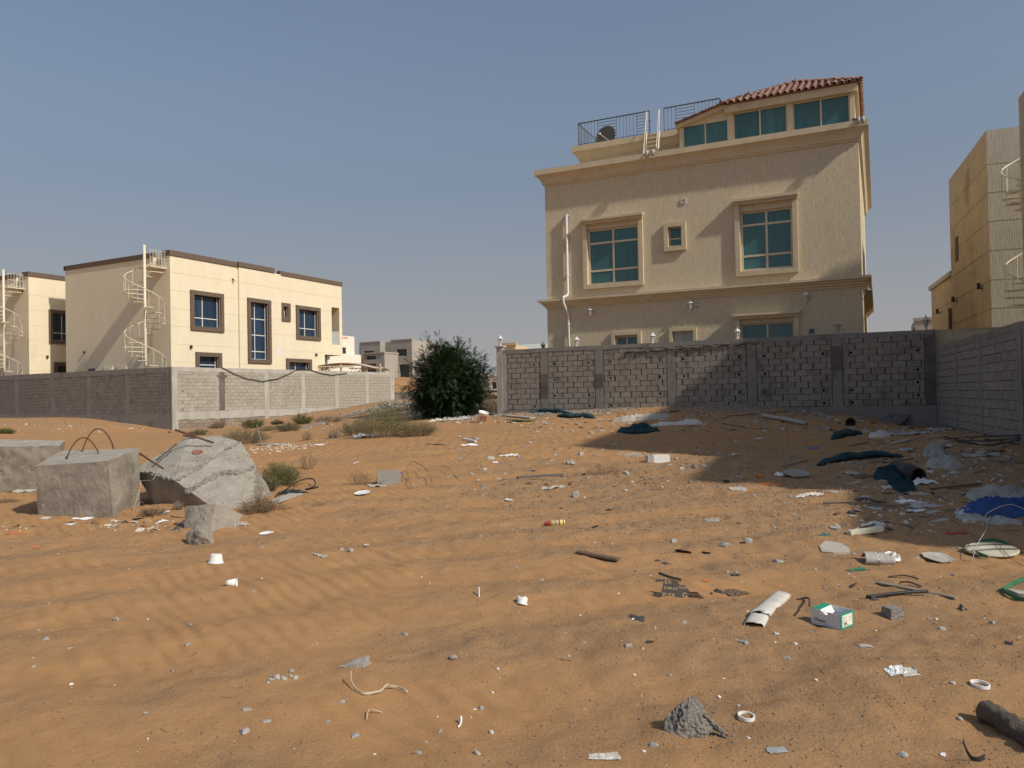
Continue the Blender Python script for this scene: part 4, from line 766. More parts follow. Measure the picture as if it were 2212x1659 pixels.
for (p_, d_) in tips:
    for j in range(28):
        o_ = Vector((rnd.gauss(0, .24), rnd.gauss(0, .24), rnd.gauss(0, .21))); out_ = (Vector((p_.x, p_.y, (p_.z-th*.4)*.6))+o_*1.5).normalized(); fd = (out_+Vector((rnd.gauss(0, .5), rnd.gauss(0, .5), rnd.gauss(.05, .45)))).normalized(); ln = rnd.uniform(.16, .34)
        n = 9; side = fd.cross(Vector((0, 0, 1))); side = side.normalized() if side.length > .1 else Vector((1, 0, 0)); upv = side.cross(fd)
        t = np.linspace(.1, 1, n); base = np.array(p_+o_)[None]+np.array(fd)[None]*(ln*t)[:, None]+np.array([0, 0, -1.])[None]*(.16*ln*t*t)[:, None]
        for sg in (-1, 1):
            D = unit(np.array(side)[None]*sg+np.array(fd)[None]*.75+nr.normal(0, .12, (n, 3))+np.array([0, 0, -.2])); U = unit(np.cross(D, np.array(upv)[None]+nr.normal(0, .2, (n, 3))))
            Q.append(add_leaves(None, None, base, D, np.full(n, .085)*(1.1-.5*t), np.full(n, .023), U))
leaf_object('crown', np.concatenate(Q), leaf, tree)
# ------------------------------------------------------------------ bushes
def bush(vx, vy, wpx, hpx, kind, label, group=None, dens=1.0):
    p_, s_ = at(vx, vy); w_ = wpx*s_/2; h_ = hpx*s_; r_ = empty({'green': 'green_bush', 'olive': 'olive_bush', 'dry': 'dry_bush', 'twig': 'dry_twig_bush', 'reed': 'dry_grass_tuft'}[kind], label, 'bush', p_-Vector((0, 0, .02)), 0, group)
    m = MB(); n = int({'green': 70, 'olive': 70, 'dry': 150, 'twig': 46, 'reed': 110}[kind]*dens); ends = []; tk = max(.0022, s_*.42)
    for k in range(n):
        a = rnd.uniform(0, 6.283); rr = math.sqrt(rnd.random()); bx, by = .55*w_*rr*math.cos(a), .35*w_*rr*math.sin(a); ex, ey = bx+.55*w_*rr*math.cos(a)+rnd.gauss(0, .12)*w_, by+.45*w_*rr*math.sin(a)+rnd.gauss(0, .1)*w_
        ez_ = h_*(1-.55*rr*rr)*rnd.uniform(.6, 1.05); b0_ = Vector((bx, by, g1(p_.x+bx, p_.y+by)-p_.z-.02)); e_ = Vector((ex, ey, ez_)); md_ = (b0_+e_)/2+Vector((rnd.gauss(0, .06)*w_, rnd.gauss(0, .06)*w_, .08*h_))
        if kind == 'reed': md_ = b0_*.4+e_*.6+Vector((0, 0, .2*h_))
        m.tube([b0_, md_, e_], tk*rnd.uniform(.6, 1.1), 3, caps=False, r1=tk*.35)
        for t in (.35, .5, .65, .8, .92, 1.0): ends.append((b0_*(1-t)**2+md_*2*t*(1-t)+e_*t*t, (e_-b0_).normalized()))
        if kind in ('twig', 'dry') and rnd.random() < .8:
            for _ in range(2):
                q_ = md_.lerp(e_, rnd.uniform(0, .7)); m.tube([q_, q_+Vector((rnd.gauss(0, .22)*w_, rnd.gauss(0, .15)*w_, rnd.uniform(.05, .32)*h_))], tk*.5, 3, caps=False, r1=tk*.25)
    m.build('stems', twig if kind in ('dry', 'twig') else twig_g, r_)
    if kind in ('green', 'olive', 'dry'):
        reps = {'green': 11, 'olive': 9, 'dry': 2}[kind]; P = np.array([list(e[0]) for e in ends for _ in range(reps)]); D = np.array([list(e[1]) for e in ends for _ in range(reps)]); k_ = len(P)
        P = P+nr.normal(0, 1, (k_, 3))*np.array([.07*w_+.004, .07*w_+.004, .06*h_]); P[:, 2] = np.maximum(P[:, 2], .0); D = unit(D+nr.normal(0, .65, (k_, 3))); U = unit(np.cross(D, nr.normal(0, 1, (k_, 3)))); sz = max(.03, s_*2.6)
        leaf_object('foliage', add_leaves(None, None, P, D, nr.uniform(.6, 1.2, k_)*sz, nr.uniform(.7, 1.2, k_)*sz*.32, U), {'green': leaf_g, 'olive': leaf_y, 'dry': twig}[kind], r_)
    return r_
bush(828, 944, 120, 74, 'green', 'tallest bright green desert bush in the middle of the dumping ground', dens=2.2)
bush(900, 942, 92, 34, 'olive', 'grey olive bush spreading at the right of the tall green bush', dens=1.8)
bush(772, 940, 78, 36, 'olive', 'brownish olive bush at the left of the tall green bush', dens=1.5)
bush(722, 947, 34, 28, 'reed', 'dry brown tuft next to the olive bush')
bush(547, 925, 46, 22, 'green', 'small dark green bush at the foot of the sunlit wall'); bush(652, 917, 40, 22, 'green', 'dark green bush at the foot of the sunlit wall beside a plank')
bush(622, 931, 52, 20, 'olive', 'low grey bush between the two dark green bushes by the wall'); bush(600, 917, 24, 10, 'olive', 'tiny grey bush close to the sunlit wall')
bush(527, 958, 105, 34, 'olive', 'wide brown and olive bush behind the tilted concrete block', dens=1.6); bush(663, 951, 28, 26, 'twig', 'small dry twig bush on open sand before the sunlit wall')
bush(603, 1047, 92, 48, 'green', 'olive green bush touching the right of the tilted concrete block', dens=2.0); bush(573, 1062, 50, 40, 'olive', 'brown bush squeezed against the tilted concrete block', dens=1.2)
bush(664, 1014, 46, 46, 'twig', 'bare twiggy bush behind the olive green bush'); bush(778, 1046, 62, 36, 'twig', 'bare twiggy bush on the sand next to a half buried block', dens=1.6); bush(826, 1046, 32, 24, 'twig', 'thin twig clump before the half buried block')
bush(560, 1108, 84, 42, 'dry', 'dry brown brush piled against the foot of the tilted concrete block'); bush(690, 1092, 34, 14, 'twig', 'tiny dry twig plant on open sand'); bush(612, 1100, 36, 16, 'twig', 'small dry twig plant near the dry brush')
bush(470, 925, 40, 14, 'dry', 'dry weeds at the sunlit wall foot near the wall corner', dens=.5); bush(585, 930, 60, 12, 'dry', 'dry brown weeds between the small dark bushes', dens=.6); bush(710, 912, 70, 16, 'dry', 'dry weeds beside the wide grey plank', dens=.6); bush(430, 940, 50, 12, 'olive', 'low olive weeds behind the footing with loops', dens=.6)
bush(12, 937, 34, 13, 'green', 'low green bush near the end of the shaded wall'); bush(1302, 1024, 84, 26, 'twig', 'flattened dry twig tangle near the white box', dens=1.8)
bush(1062, 893, 50, 40, 'reed', 'brown heap of dry brush beside the end pier', dens=3); bush(385, 1102, 30, 26, 'reed', 'dry grass tuft between the concrete chunks'); bush(330, 1112, 60, 18, 'dry', 'dry weeds under the tilted concrete block', dens=.6)
bush(1180, 884, 60, 14, 'twig', 'dry weeds at the foot of the grey block wall'); bush(12, 1086, 60, 10, 'dry', 'dry weeds under the leftmost concrete block', dens=.5); bush(1060, 862, 40, 10, 'olive', 'low weeds on the sand beyond the tree')
# ------------------------------------------------------------------ concrete footings
def P3(vx, vy, Y): return atY(vx, vy, Y)
def rebar(parent, pts, r=.014): return MB().tube(pts, r, 6).build('rebar', rust, parent, True)
def arch(a, b, h, n=12):
    a, b = Vector(a), Vector(b); return [a.lerp(b, t)+Vector((0, 0, h*math.sin(math.pi*t)**.7)) for t in np.linspace(0, 1, n)]
cx = lambda x, y: (x*.3174, 864+y*.3174)
def gz_at(x, y): return g1(x, y)
def footing(label, pts, seed, amp=.02, cuts=4, name='concrete_footing', mt=conc_k, cat='concrete block'):
    c = sum((Vector(p) for p in pts), Vector())/len(pts); c.z = min(p[2] for p in pts); r_ = empty(name, label, cat, c); me_ = hull_mesh('body', [Vector(p)-c for p in pts], cuts, amp, 7, seed, amp2=amp*.8); link('body', me_, mt, r_)
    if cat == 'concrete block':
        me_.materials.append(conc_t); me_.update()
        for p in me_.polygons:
            if p.normal.z > .55: p.material_index = 1  # upward faces get the top colour with sun brightness in it
    return r_, c
# middle block
def prism(base, top): return [Vector(p) for p in base]+[Vector(p) for p in top]
b_fl, _ = at(*cx(262, 782)); yA = b_fl.y
fl = P3(*cx(262, 770), yA); fr = P3(*cx(770, 760), yA-.08); tl = P3(*cx(235, 450), yA+.05); tr = P3(*cx(735, 415), yA-.05); rr_ = P3(*cx(950, 330), yA+.8); rb = P3(*cx(950, 640), yA+.75); tb = P3(*cx(420, 345), yA+1.0); bb = Vector((tb.x, tb.y, -.05))
for v in (fl, fr): v.z = -.06
rb.z = -.05
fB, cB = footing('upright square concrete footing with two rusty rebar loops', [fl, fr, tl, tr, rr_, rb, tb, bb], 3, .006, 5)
h1 = P3(*cx(445, 385), yA+.35)-cB; h2 = P3(*cx(683, 358), yA+.55)-cB; h3 = P3(*cx(550, 345), yA+.8)-cB; h4 = P3(*cx(782, 318), yA+.95)-cB
dz = P3(*cx(560, 245), yA+.4).z-cB.z-h1.z
rebar(fB, arch(h1-Vector((0, 0, .1)), h2-Vector((0, 0, .1)), dz*.85+.1), .011); rebar(fB, arch(h3-Vector((0, 0, .1)), h4-Vector((0, 0, .1)), dz*.85+.16), .011)
m = MB(); yy = [P3(*cx(x, y), yA+.05+.3*(x-235)/500)-cB for x, y in ((238, 462), (400, 440), (560, 432), (728, 424))]; m.tube([v+Vector((0, -.012, 0)) for v in yy], .008, 4); m.build('form_board_line', conc_d, fB)
# left block (cut by the view)
lf, _ = at(30, 1066); yL = lf.y
pts = [P3(-60, 1072, yL), P3(110, 1068, yL+.3), P3(-60, 965, yL), P3(128, 963, yL+.25), P3(140, 952, yL+1.3), P3(-60, 948, yL+1.4)]
for v in pts[:2]: v.z = -.05
pts += [Vector((pts[4].x, pts[4].y, -.05)), Vector((pts[5].x, pts[5].y, -.05))]
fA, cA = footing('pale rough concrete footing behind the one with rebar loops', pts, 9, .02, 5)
m = MB(); pc = P3(*cx(205, 498), yL+.3)-cA; m.tube([pc+Vector((.02, -.1, 0)), pc+Vector((-.03, .05, 0))], .05, 10, caps=False); m.build('red_sleeve', mat('red_brown_pvc', (.25, .07, .055)), fA)
# tilted block
yC = at(*cx(1250, 715))[0].y
V_ = [P3(*cx(910, 475), yC+.7), P3(*cx(1190, 548), yC-.1), P3(*cx(1280, 248), yC+1.35), P3(*cx(1500, 246), yC+1.5), P3(*cx(1640, 285), yC+1.15), P3(*cx(1740, 440), yC+.95), P3(*cx(1860, 640), yC+.85), P3(*cx(1730, 735), yC+.25), P3(*cx(1250, 715), yC-.02), P3(*cx(1070, 775), yC+.3)]
V_[6] = at(590, 1069)[0]-Vector((0, 0, .03)); V_[7] = at(545, 1098)[0]-Vector((0, 0, .03)); V_[8] = at(400, 1094)[0]-Vector((0, 0, .03)); V_[9].z = -.04; V_.append(at(470, 1100)[0]-Vector((0, 0, .03)))
V_ += [Vector((V_[2].x, V_[2].y, -.05)), Vector((V_[5].x+.1, V_[5].y+.3, -.05))]
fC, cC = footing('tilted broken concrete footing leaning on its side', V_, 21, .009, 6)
from mathutils.bvhtree import BVHTree
bc = fC.children[0].data; BV = BVHTree.FromPolygons([v.co+cC for v in bc.vertices], [p.vertices[:] for p in bc.polygons])
def seam(path, r, seed, nm, mt):
    out_ = []; cam_ = Vector(EYE)
    for i in range(len(path)-1):
        for t in np.linspace(0, 1, 9)[:-1]:
            x = path[i][0]*(1-t)+path[i+1][0]*t; y = path[i][1]*(1-t)+path[i+1][1]*t+7*math.sin(len(out_)*1.9+seed); h = BV.ray_cast(cam_, Vector(ray(*cx(x, y))).normalized())
            if h[0] is not None: out_.append(h[0]-cC)
    if len(out_) > 2: MB().tube(out_, lambda t: r*(.7+.5*abs(math.sin(t*47+seed))+.3*math.sin(t*19)), 6).build(nm, mt, fC)
seam([(1245, 640), (1330, 600), (1420, 545), (1530, 500), (1640, 500), (1735, 450)], .03, 1, 'broken_edge', conc_g); seam([(1260, 620), (1400, 540), (1530, 488), (1650, 480)], .009, 2, 'crack', conc_d); seam([(1190, 556), (1300, 500), (1420, 420), (1560, 330), (1640, 290)], .022, 4, 'broken_edge', conc_g); seam([(915, 480), (1010, 498), (1100, 520), (1185, 548)], .02, 6, 'broken_edge', conc_g)
def onC(x, y, d): return P3(*cx(x, y), yC+d)-cC
rebar(fC, [onC(1455, 292, .95), onC(1330, 250, .9), onC(1190, 202, .7)], .017); rebar(fC, [onC(1110, 466, .2), onC(1020, 410, .3), onC(945, 360, .35)], .017); rebar(fC, [onC(1350, 265, 1.3), onC(1245, 240, 1.2)], .014); rebar(fC, [onC(1065, 410, .5), onC(1200, 300, .9)], .014)
h_ = BV.ray_cast(Vector(EYE), Vector(ray(*cx(1345, 360))).normalized()); m = MB(); m.lathe([(.085, -.03), (.085, .012), (.072, .014), (.066, .006), (.001, .004)], 16, caps=False); o = m.build('pvc_sleeve', mat('brown_pvc', (.25, .115, .085)), fC, True); o.location = h_[0]-cC+h_[1]*.004; o.rotation_euler = h_[1].to_track_quat('Z', 'Y').to_euler()
m = MB(); m.tube([onC(1075, 490, -.05), onC(1040, 545, -.14), onC(960, 550, -.12), onC(950, 610, -.16), onC(900, 780, -.3)], .004, 4); m.build('loose_wire', greyp, fC)
yD = at(*cx(1440, 885))[0].y
pts = [P3(*cx(1250, 830), yD+.0), P3(*cx(1430, 892), yD-.08), P3(*cx(1600, 852), yD+.12), P3(*cx(1650, 780), yD+.3), P3(*cx(1465, 705), yD+.15), P3(*cx(1262, 722), yD+.2), P3(*cx(1560, 735), yD+.42), P3(*cx(1300, 760), yD+.6)]
for k in (0, 1, 2): pts[k].z = -.03
footing('slab shaped concrete chunk with a smooth dark side at the foot of the tilted block', pts, 5, .012, 4, 'concrete_chunk', conc_k, 'rock')
yE = at(*cx(1320, 990))[0].y
pts = [P3(*cx(1258, 915), yE+.1), P3(*cx(1300, 990), yE-.02), P3(*cx(1448, 955), yE+.02), P3(*cx(1442, 880), yE+.12), P3(*cx(1400, 845), yE+.2), P3(*cx(1325, 840), yE+.15), P3(*cx(1360, 900), yE-.04), P3(*cx(1380, 880), yE+.3)]
for k in (1, 2): pts[k].z -= .05
footing('angular pale concrete chunk lying alone in front of the dark sided slab', pts, 8, .015, 4, 'concrete_chunk', conc_k, 'rock')
# ------------------------------------------------------------------ small-thing builders
def put(o, pos, rz=0, rx=0, ry=0, sink=0.): o.location = Vector(pos)-Vector((0, 0, sink)); o.rotation_euler = (rx, ry, rz); return o
def crumple(nx=7, ny=6, wd=1., dp=.7, h=.25, seed=0, edge=.2, sharp=True):
    rr = random.Random(seed); m = MB(); of = Vector((seed*5.3, seed*2.1, 0))
    for j in range(ny):
        for i in range(nx):
            u_, v_ = i/(nx-1)-.5, j/(ny-1)-.5; q = mnoise.noise(Vector((u_*4, v_*4, 0))+of); q2 = mnoise.noise(Vector((u_*9, v_*9, 3))+of); z = h*(abs(q)*1.3+.35*abs(q2))*(1.05-1.6*max(abs(u_), abs(v_))**1.5); k_ = 1+edge*mnoise.noise(Vector((u_*3, v_*3, 9))+of)*2
            m.v.append((u_*wd*k_, v_*dp*k_, max(0.004, z)))
    for j in range(ny-1):
        for i in range(nx-1): a = j*nx+i; m.f += [(a, a+1, a+nx+1), (a, a+nx+1, a+nx)]
    return m
def flat_piece(seed, wd=1., dp=.6, th_=.06, n=7):
    rr = random.Random(seed); m = MB(); pts = []
    for k in range(n): a = 2*math.pi*k/n+rr.uniform(-.25, .25); q = rr.uniform(.6, 1.); pts.append((wd*.5*q*math.cos(a), dp*.5*q*math.sin(a)))
    b = rr.uniform(-.04, .04); t = [(x, y, th_+b*x) for x, y in pts]; bo = [(x*.96, y*.96, -.05) for x, y in pts]; m.add(t+bo, [tuple(range(n)), tuple(reversed(range(n, 2*n)))]+[(k, n+k, n+(k+1) % n, (k+1) % n) for k in range(n)]); return m
def heap(nr_=30, nt_=72, rx=1., ry=.6, h=.35, seed=0, fold=1.):
    m = MB(); of = Vector((seed*4.7, seed*1.9, seed)); m.v.append((0, 0, h*.8))
    for i in range(1, nr_+1):
        t = i/nr_
        for k in range(nt_):
            a = 2*math.pi*k/nt_; e = 1+.28*mnoise.noise(Vector((math.cos(a)*1.6, math.sin(a)*1.6, 0))+of); x, y = rx*t*e*math.cos(a), ry*t*e*math.sin(a)
            wq = mnoise.noise(Vector((x/rx*2, y/rx*2, 5))+of)*.6; q = 1-2*abs(mnoise.noise(Vector((x/rx*1.7+wq, y/rx*3.4+wq, 1))+of)); q2 = 1-2*abs(mnoise.noise(Vector((x/rx*4.5+wq*2, y/rx*8, 2))+of)); q3 = 1-2*abs(mnoise.noise(Vector((x/rx*11, y/rx*17, 3))+of)); pr = (1-t**4)*(.35+.65*(.5+.5*mnoise.noise(Vector((x/rx*1.3, y/rx*2, 7))+of)*1.6))
            m.v.append((x, y, max(.008, h*pr*(.3+fold*(.4*q+.3*q2+.13*q3)))*(1 if t < 1 else 0)-(.03 if t == 1 else 0)))
    for k in range(nt_): m.f.append((0, 1+k, 1+(k+1) % nt_))
    for i in range(nr_-1):
        for k in range(nt_): a = 1+i*nt_; m.f.append((a+k, a+nt_+k, a+nt_+(k+1) % nt_, a+(k+1) % nt_))
    return m
def drape(m, pos, rz):   # follow the ground under a heap
    c_, s_ = math.cos(rz), math.sin(rz); X = np.array([pos.x+v[0]*c_-v[1]*s_ for v in m.v]); Y = np.array([pos.y+v[0]*s_+v[1]*c_ for v in m.v]); z = Gi(X, Y)-pos.z; m.v = [(v[0], v[1], v[2]+dz) for v, dz in zip(m.v, z)]; return m
def bundle(path, r, seed, flat=.6, name='netting', mt=teal, n=10):
    pts = []; M_ = MB(); of = Vector((seed*3.3, 0, seed)); path = [Vector(p) for p in path]; m_ = 30
    for i in range(m_+1):
        t = i/m_*(len(path)-1); k = min(int(t), len(path)-2); f = t-k; pts.append(path[k].lerp(path[k+1], f))
    b = 0
    for i, p_ in enumerate(pts):
        d_ = (pts[min(i+1, m_)]-pts[max(i-1, 0)]); d_.z = 0; d_.normalize(); sd = Vector((-d_.y, d_.x, 0)); e = (math.sin(math.pi*min(1, max(.0, i/m_*1.0)))**.35 if 0 < i < m_ else .25)
        e *= .75+.5*(mnoise.noise(Vector((i*.22, 0, 0))+of)+.4)
        for k in range(n):
            a = 2*math.pi*k/n; q = 1+.28*mnoise.noise(Vector((i*.35, math.cos(a)*1.5, math.sin(a)*1.5))+of)+.12*mnoise.noise(Vector((i*.9, math.cos(a)*4, math.sin(a)*4))+of); M_.v.append(tuple(p_+sd*(r*e*q*math.cos(a))+Vector((0, 0, r*e*flat*(.75+q*math.sin(a))))))
    for i in range(m_):
        for k in range(n): M_.f.append((i*n+k, i*n+(k+1) % n, (i+1)*n+(k+1) % n, (i+1)*n+k))
    M_.f.append(tuple(range(n))); M_.f.append(tuple(m_*n+k for k in reversed(range(n)))); return M_
def gpath(pts, lift=0.): return [at(*p)[0]+Vector((0, 0, lift)) for p in pts]
def mesh_thing(m, name, mt, label, cat, pos=None, rz=0, group=None, smooth=False, sink=0.):
    o = m.build(name, mt, None, smooth) if isinstance(m, MB) else link(name, m, mt); tag(o, label, cat, group)
    if pos is not None: put(o, pos, rz, sink=sink)
    return o
def on_ground(m):   # re-origin a world-space MB at its base centre
    c = Vector((sum(v[0] for v in m.v)/len(m.v), sum(v[1] for v in m.v)/len(m.v), min(v[2] for v in m.v))); m.v = [tuple(Vector(v)-c) for v in m.v]; return m, c
def wire(pts, r, mt, name, label, cat='wire', n=5, smooth=True):
    P = [Vector(p) for p in pts]; out_ = []
    for i in range(len(P)-1):      # Catmull-Rom
        p0, p1, p2, p3 = P[max(i-1, 0)], P[i], P[i+1], P[min(i+2, len(P)-1)]
        for t in (0, .25, .5, .75): out_.append(.5*((2*p1)+(p2-p0)*t+(2*p0-5*p1+4*p2-p3)*t*t+(3*p1-p0-3*p2+p3)*t**3))
    out_.append(P[-1]); m, c = on_ground(MB().tube(out_, r, n)); return mesh_thing(m, name, mt, label, cat, c, smooth=smooth)
def plank(vx0, vy0, vx1, vy1, wd, th_, mt, label, name='wood_board', cat='board', lift=.01, group=None, roll=0.):
    a, _ = at(vx0, vy0); b, _ = at(vx1, vy1); d_ = b-a; L_ = d_.length; m = MB(); n = 8; j = lambda: rnd.uniform(-.06, .06)*wd
    for i in range(n+1):
        t = i/n-.5; x = t*L_; bw = wd*.5*(1+.04*rnd.uniform(-1, 1)); bz = .015*L_*math.sin(t*2.2)*.4; m.v += [(x+(j() if i in (0, n) else 0), -bw, bz), (x+(j() if i in (0, n) else 0), bw, bz), (x, bw, bz+th_), (x, -bw, bz+th_)]
    for i in range(n):
        q = i*4
        for k in range(4): m.f.append((q+k, q+(k+1) % 4, q+4+(k+1) % 4, q+4+k))
    m.f += [(3, 2, 1, 0), (n*4, n*4+1, n*4+2, n*4+3)]
    o = mesh_thing(m, name, mt, label, cat, group=group); o.location = (a+b)/2+Vector((0, 0, lift-.2*th_)); o.rotation_euler = (roll, -math.asin(max(-1, min(1, d_.z/L_))), math.atan2(d_.y, d_.x)); return o
def text_part(body, size, mt, parent, loc, rot, ext=.0006, name='lettering', align='LEFT', sx=1.):
    cu = bpy.data.curves.new('t', 'FONT'); cu.body = body; cu.size = size; cu.extrude = ext; cu.align_x = align; to = bpy.data.objects.new('t', cu); COL.objects.link(to); bpy.context.view_layer.update()
    me_ = bpy.data.meshes.new_from_object(to.evaluated_get(bpy.context.evaluated_depsgraph_get())); bpy.data.objects.remove(to); me_.materials.clear(); o = link(name, me_, mt, parent); o.location = loc; o.rotation_euler = rot; o.scale = (sx, 1, 1); return o
# ------------------------------------------------------------------ foreground things
# pointed rough concrete lump
p_, s_ = at(1512, 1600); k = 135*s_
pts = [(-.52, -.05, .05), (-.45, -.2, -.03), (-.22, -.25, -.03), (.12, -.22, -.03), (.2, .2, -.03), (-.45, .2, -.03), (-.5, .0, .2), (-.34, .05, .36), (-.06, .05, .55), (.03, .0, .54), (.15, -.06, .36), (.27, -.1, .16), (.3, .1, .02), (-.2, -.2, .28), (.08, -.16, .3)]
o = mesh_thing(hull_mesh('concrete_lump', [Vector(q)*k for q in pts], 6, .008, 16, 4, amp2=.009), 'concrete_lump', conc_g, 'pointed lump of coarse aggregate concrete with a broken tail', 'rock', p_+Vector((0, .08, 0)), R(-4))
me_ = hull_mesh('tail', [Vector(q)*k for q in ((.12, -.12, .32), (.2, .0, .26), (.33, -.12, .06), (.42, -.2, -.02), (.52, -.24, -.05), (.36, -.05, .1), (.24, -.08, .12), (.44, -.2, .08))], 4, .008, 18, 6, amp2=.01); tl_ = link('tail', me_, conc_g, o)
def ring(vx, vy, wpx, label):
    p_, s_ = at(vx, vy); r = wpx*s_/2; m = MB(); m.lathe([(r, 0), (r, .016), (r*.86, .016), (r*.84, .0)], 28, caps=False); m.f += [(k, (k+1) % 28, 84+(k+1) % 28, 84+k) for k in range(28)]; o = mesh_thing(m, 'plastic_ring', foam, label, 'ring', p_+Vector((0, 0, .002)), smooth=False); o.rotation_euler = (R(4), R(3), 0)
ring(1612, 1557, 36, 'white plastic ring beside the coarse concrete lump'); ring(2117, 1484, 38, 'white plastic ring near the weathered log')
m = MB(); a_, _ = at(2128, 1560); b_, _ = at(2270, 1640); rr0 = .052; ax_ = [a_.lerp(b_, t)+Vector((0, 0, rr0*.72+.012*math.sin(t*7))) for t in np.linspace(0, 1, 22)]; m.tube(ax_, lambda t: rr0*(1+.1*math.sin(t*17)+.07*math.sin(t*41))*(.93 if t < .02 else 1), 14); m, c = on_ground(m)
m.v = [tuple(Vector(v)*(1+.0*i)+Vector((rnd.gauss(0, .0025), rnd.gauss(0, .0025), rnd.gauss(0, .0025)))) for i, v in enumerate(m.v)]; mesh_thing(m, 'log', bark, 'weathered grey log half sunk in the sand', 'log', c, smooth=True)
def strip(pts3, wd, mt, name, label, cat, vert=True, th_=.002):
    P = [Vector(p) for p in pts3]; out_ = []
    for i in range(len(P)-1):
        p0, p1, p2, p3 = P[max(i-1, 0)], P[i], P[i+1], P[min(i+2, len(P)-1)]
        for t in (0, .25, .5, .75): out_.append(.5*((2*p1)+(p2-p0)*t+(2*p0-5*p1+4*p2-p3)*t*t+(3*p1-p0-3*p2+p3)*t**3))
    out_.append(P[-1]); m = MB()
    for i, q in enumerate(out_):
        d_ = (out_[min(i+1, len(out_)-1)]-out_[max(i-1, 0)]).normalized(); sd = Vector((0, 0, 1)) if vert else d_.cross(Vector((0, 0, 1))).normalized(); nn = d_.cross(sd).normalized()
        m.v += [tuple(q-sd*wd/2-nn*th_), tuple(q+sd*wd/2-nn*th_), tuple(q+sd*wd/2+nn*th_), tuple(q-sd*wd/2+nn*th_)]
    for i in range(len(out_)-1):
        for k in range(4): m.f.append((i*4+k, i*4+(k+1) % 4, i*4+4+(k+1) % 4, i*4+4+k))
    m.f += [(3, 2, 1, 0), tuple(len(out_)*4-4+k for k in range(4))]; m, c = on_ground(m); return mesh_thing(m, name, mt, label, cat, c, smooth=False)
p_, s_ = at(2100, 1645)
strip([p_+Vector(q)*s_ for q in ((-14, 8, 40), (-8, 4, 18), (0, 0, 5), (10, -4, 4), (26, 2, 6), (34, 12, 3))], .022, blackp, 'rubber_strip', 'bent black rubber strip standing up from the sand near the log', 'strip')
w8 = lambda x, y: (648+x*.3174, 1188+y*.3174)
pl_ = [(350, 905, .05), (352, 940, .02), (385, 975, .006), (435, 992, .004), (490, 1000, .006), (550, 982, .012), (590, 958, .02), (620, 962, .012), (670, 968, .01), (715, 978, .006), (735, 985, .004)]
strip([at(*w8(x, y))[0]+Vector((0, 0, z+.008)) for x, y, z in pl_], .011, mat('pale_strap', (.55, .48, .37)), 'packing_strap', 'curled pale packing strap with a white tag end on bare sand', 'strap')
def crump(vx, vy, wpx, dpx, h, mt, label, name, cat, seed, rz=0., group=None):
    p_, s_ = at(vx, vy); m = crumple(14, 10, wpx*s_, max(dpx*s_*2.6, .012), .6*h*wpx*s_, seed, .12); m = drape(m, p_, rz); return mesh_thing(m, name, mt, label, cat, p_, rz, group, smooth=False)
crump(1305, 1642, 66, 12, .2, paper, 'long crumpled white tissue near the front of the sand lot', 'crumpled_paper', 'paper', 3, R(-4))
crump(1678, 1624, 40, 12, .1, glass_f, 'clear crumpled plastic scrap near the coarse concrete lump', 'plastic_film', 'plastic', 5); crump(1935, 1452, 36, 12, .3, foam, 'crushed foil ball on bare sand beyond the rings', 'foil_scrap', 'foil', 9)
crump(1962, 1454, 34, 14, .3, paper, 'crumpled white foil scrap between the log and the grey cube', 'crumpled_foil', 'foil', 11)
crump(1868, 1394, 30, 10, .08, greyp, 'flat grey plastic scrap below the grey cube', 'plastic_scrap', 'plastic', 12)
# stones with places
def rock(vx, vy, wpx, hpx, mt, label, seed, name='stone', group=None, dpx=None, rz=None):
    p_, s_ = at(vx, vy); me_ = rock_mesh(name, seed, 3 if wpx > 22 else 2, 8); o = mesh_thing(me_, name, mt, label, 'rock', p_, rz if rz is not None else seed*1.3, group); o.scale = (wpx*s_*.62, (dpx or wpx)*s_*.55, hpx*s_*.75); o.location.z += hpx*s_*.18; return o
p_, s_ = at(765, 1443); k = 66*s_
mesh_thing(hull_mesh('stone_wedge', [Vector(q)*k for q in ((-.55, 0, 0), (.32, -.14, -.02), (.5, .05, 0), (.48, .0, .32), (.3, .1, .3), (.1, .22, 0), (-.2, .18, .02), (.3, -.1, .16))], 4, .004, 20, 2), 'stone_wedge', conc, 'wedge shaped grey concrete shard tapering to the left', 'rock', p_, R(3))
rock(978, 1424, 18, 12, conc, 'small grey stone with a dark flake on bare sand', 31); rock(530, 1583, 30, 12, conc, 'flat grey clinker stone near the front of the lot', 32); rock(250, 1341, 14, 8, conc, 'small grey pebble clump on bare sand', 33)
for k_, (x, y, w_) in enumerate(((586, 1473, 14), (600, 1470, 16), (614, 1470, 14), (628, 1468, 10), (638, 1466, 12), (578, 1478, 9))): rock(x, y, w_, w_*.6, conc_l, 'pale pebble in the row of small stones beside the packing strap', 40+k_, 'pebble', 'row of pale pebbles')
rock(1927, 1331, 34, 24, conc, 'grey cube shaped broken block piece beside the green and white carton', 36)
bpy.data.objects.remove([o for o in bpy.data.objects if o.get('label', '').startswith('grey cube shaped')][0])
p_, s_ = at(1928, 1333); k = 33*s_; mesh_thing(hull_mesh('block_piece', [Vector((x*.5+rnd.uniform(-.05, .05), y*.45, z*.72+rnd.uniform(-.05, .05)))*k for x in (-1, 1) for y in (-1, 1) for z in (0, 1)], 4, .006, 20, 4), 'block_piece', conc_g, 'grey cube shaped broken block piece near the grey plank', 'rock', p_-Vector((0, 0, .01)), R(14))
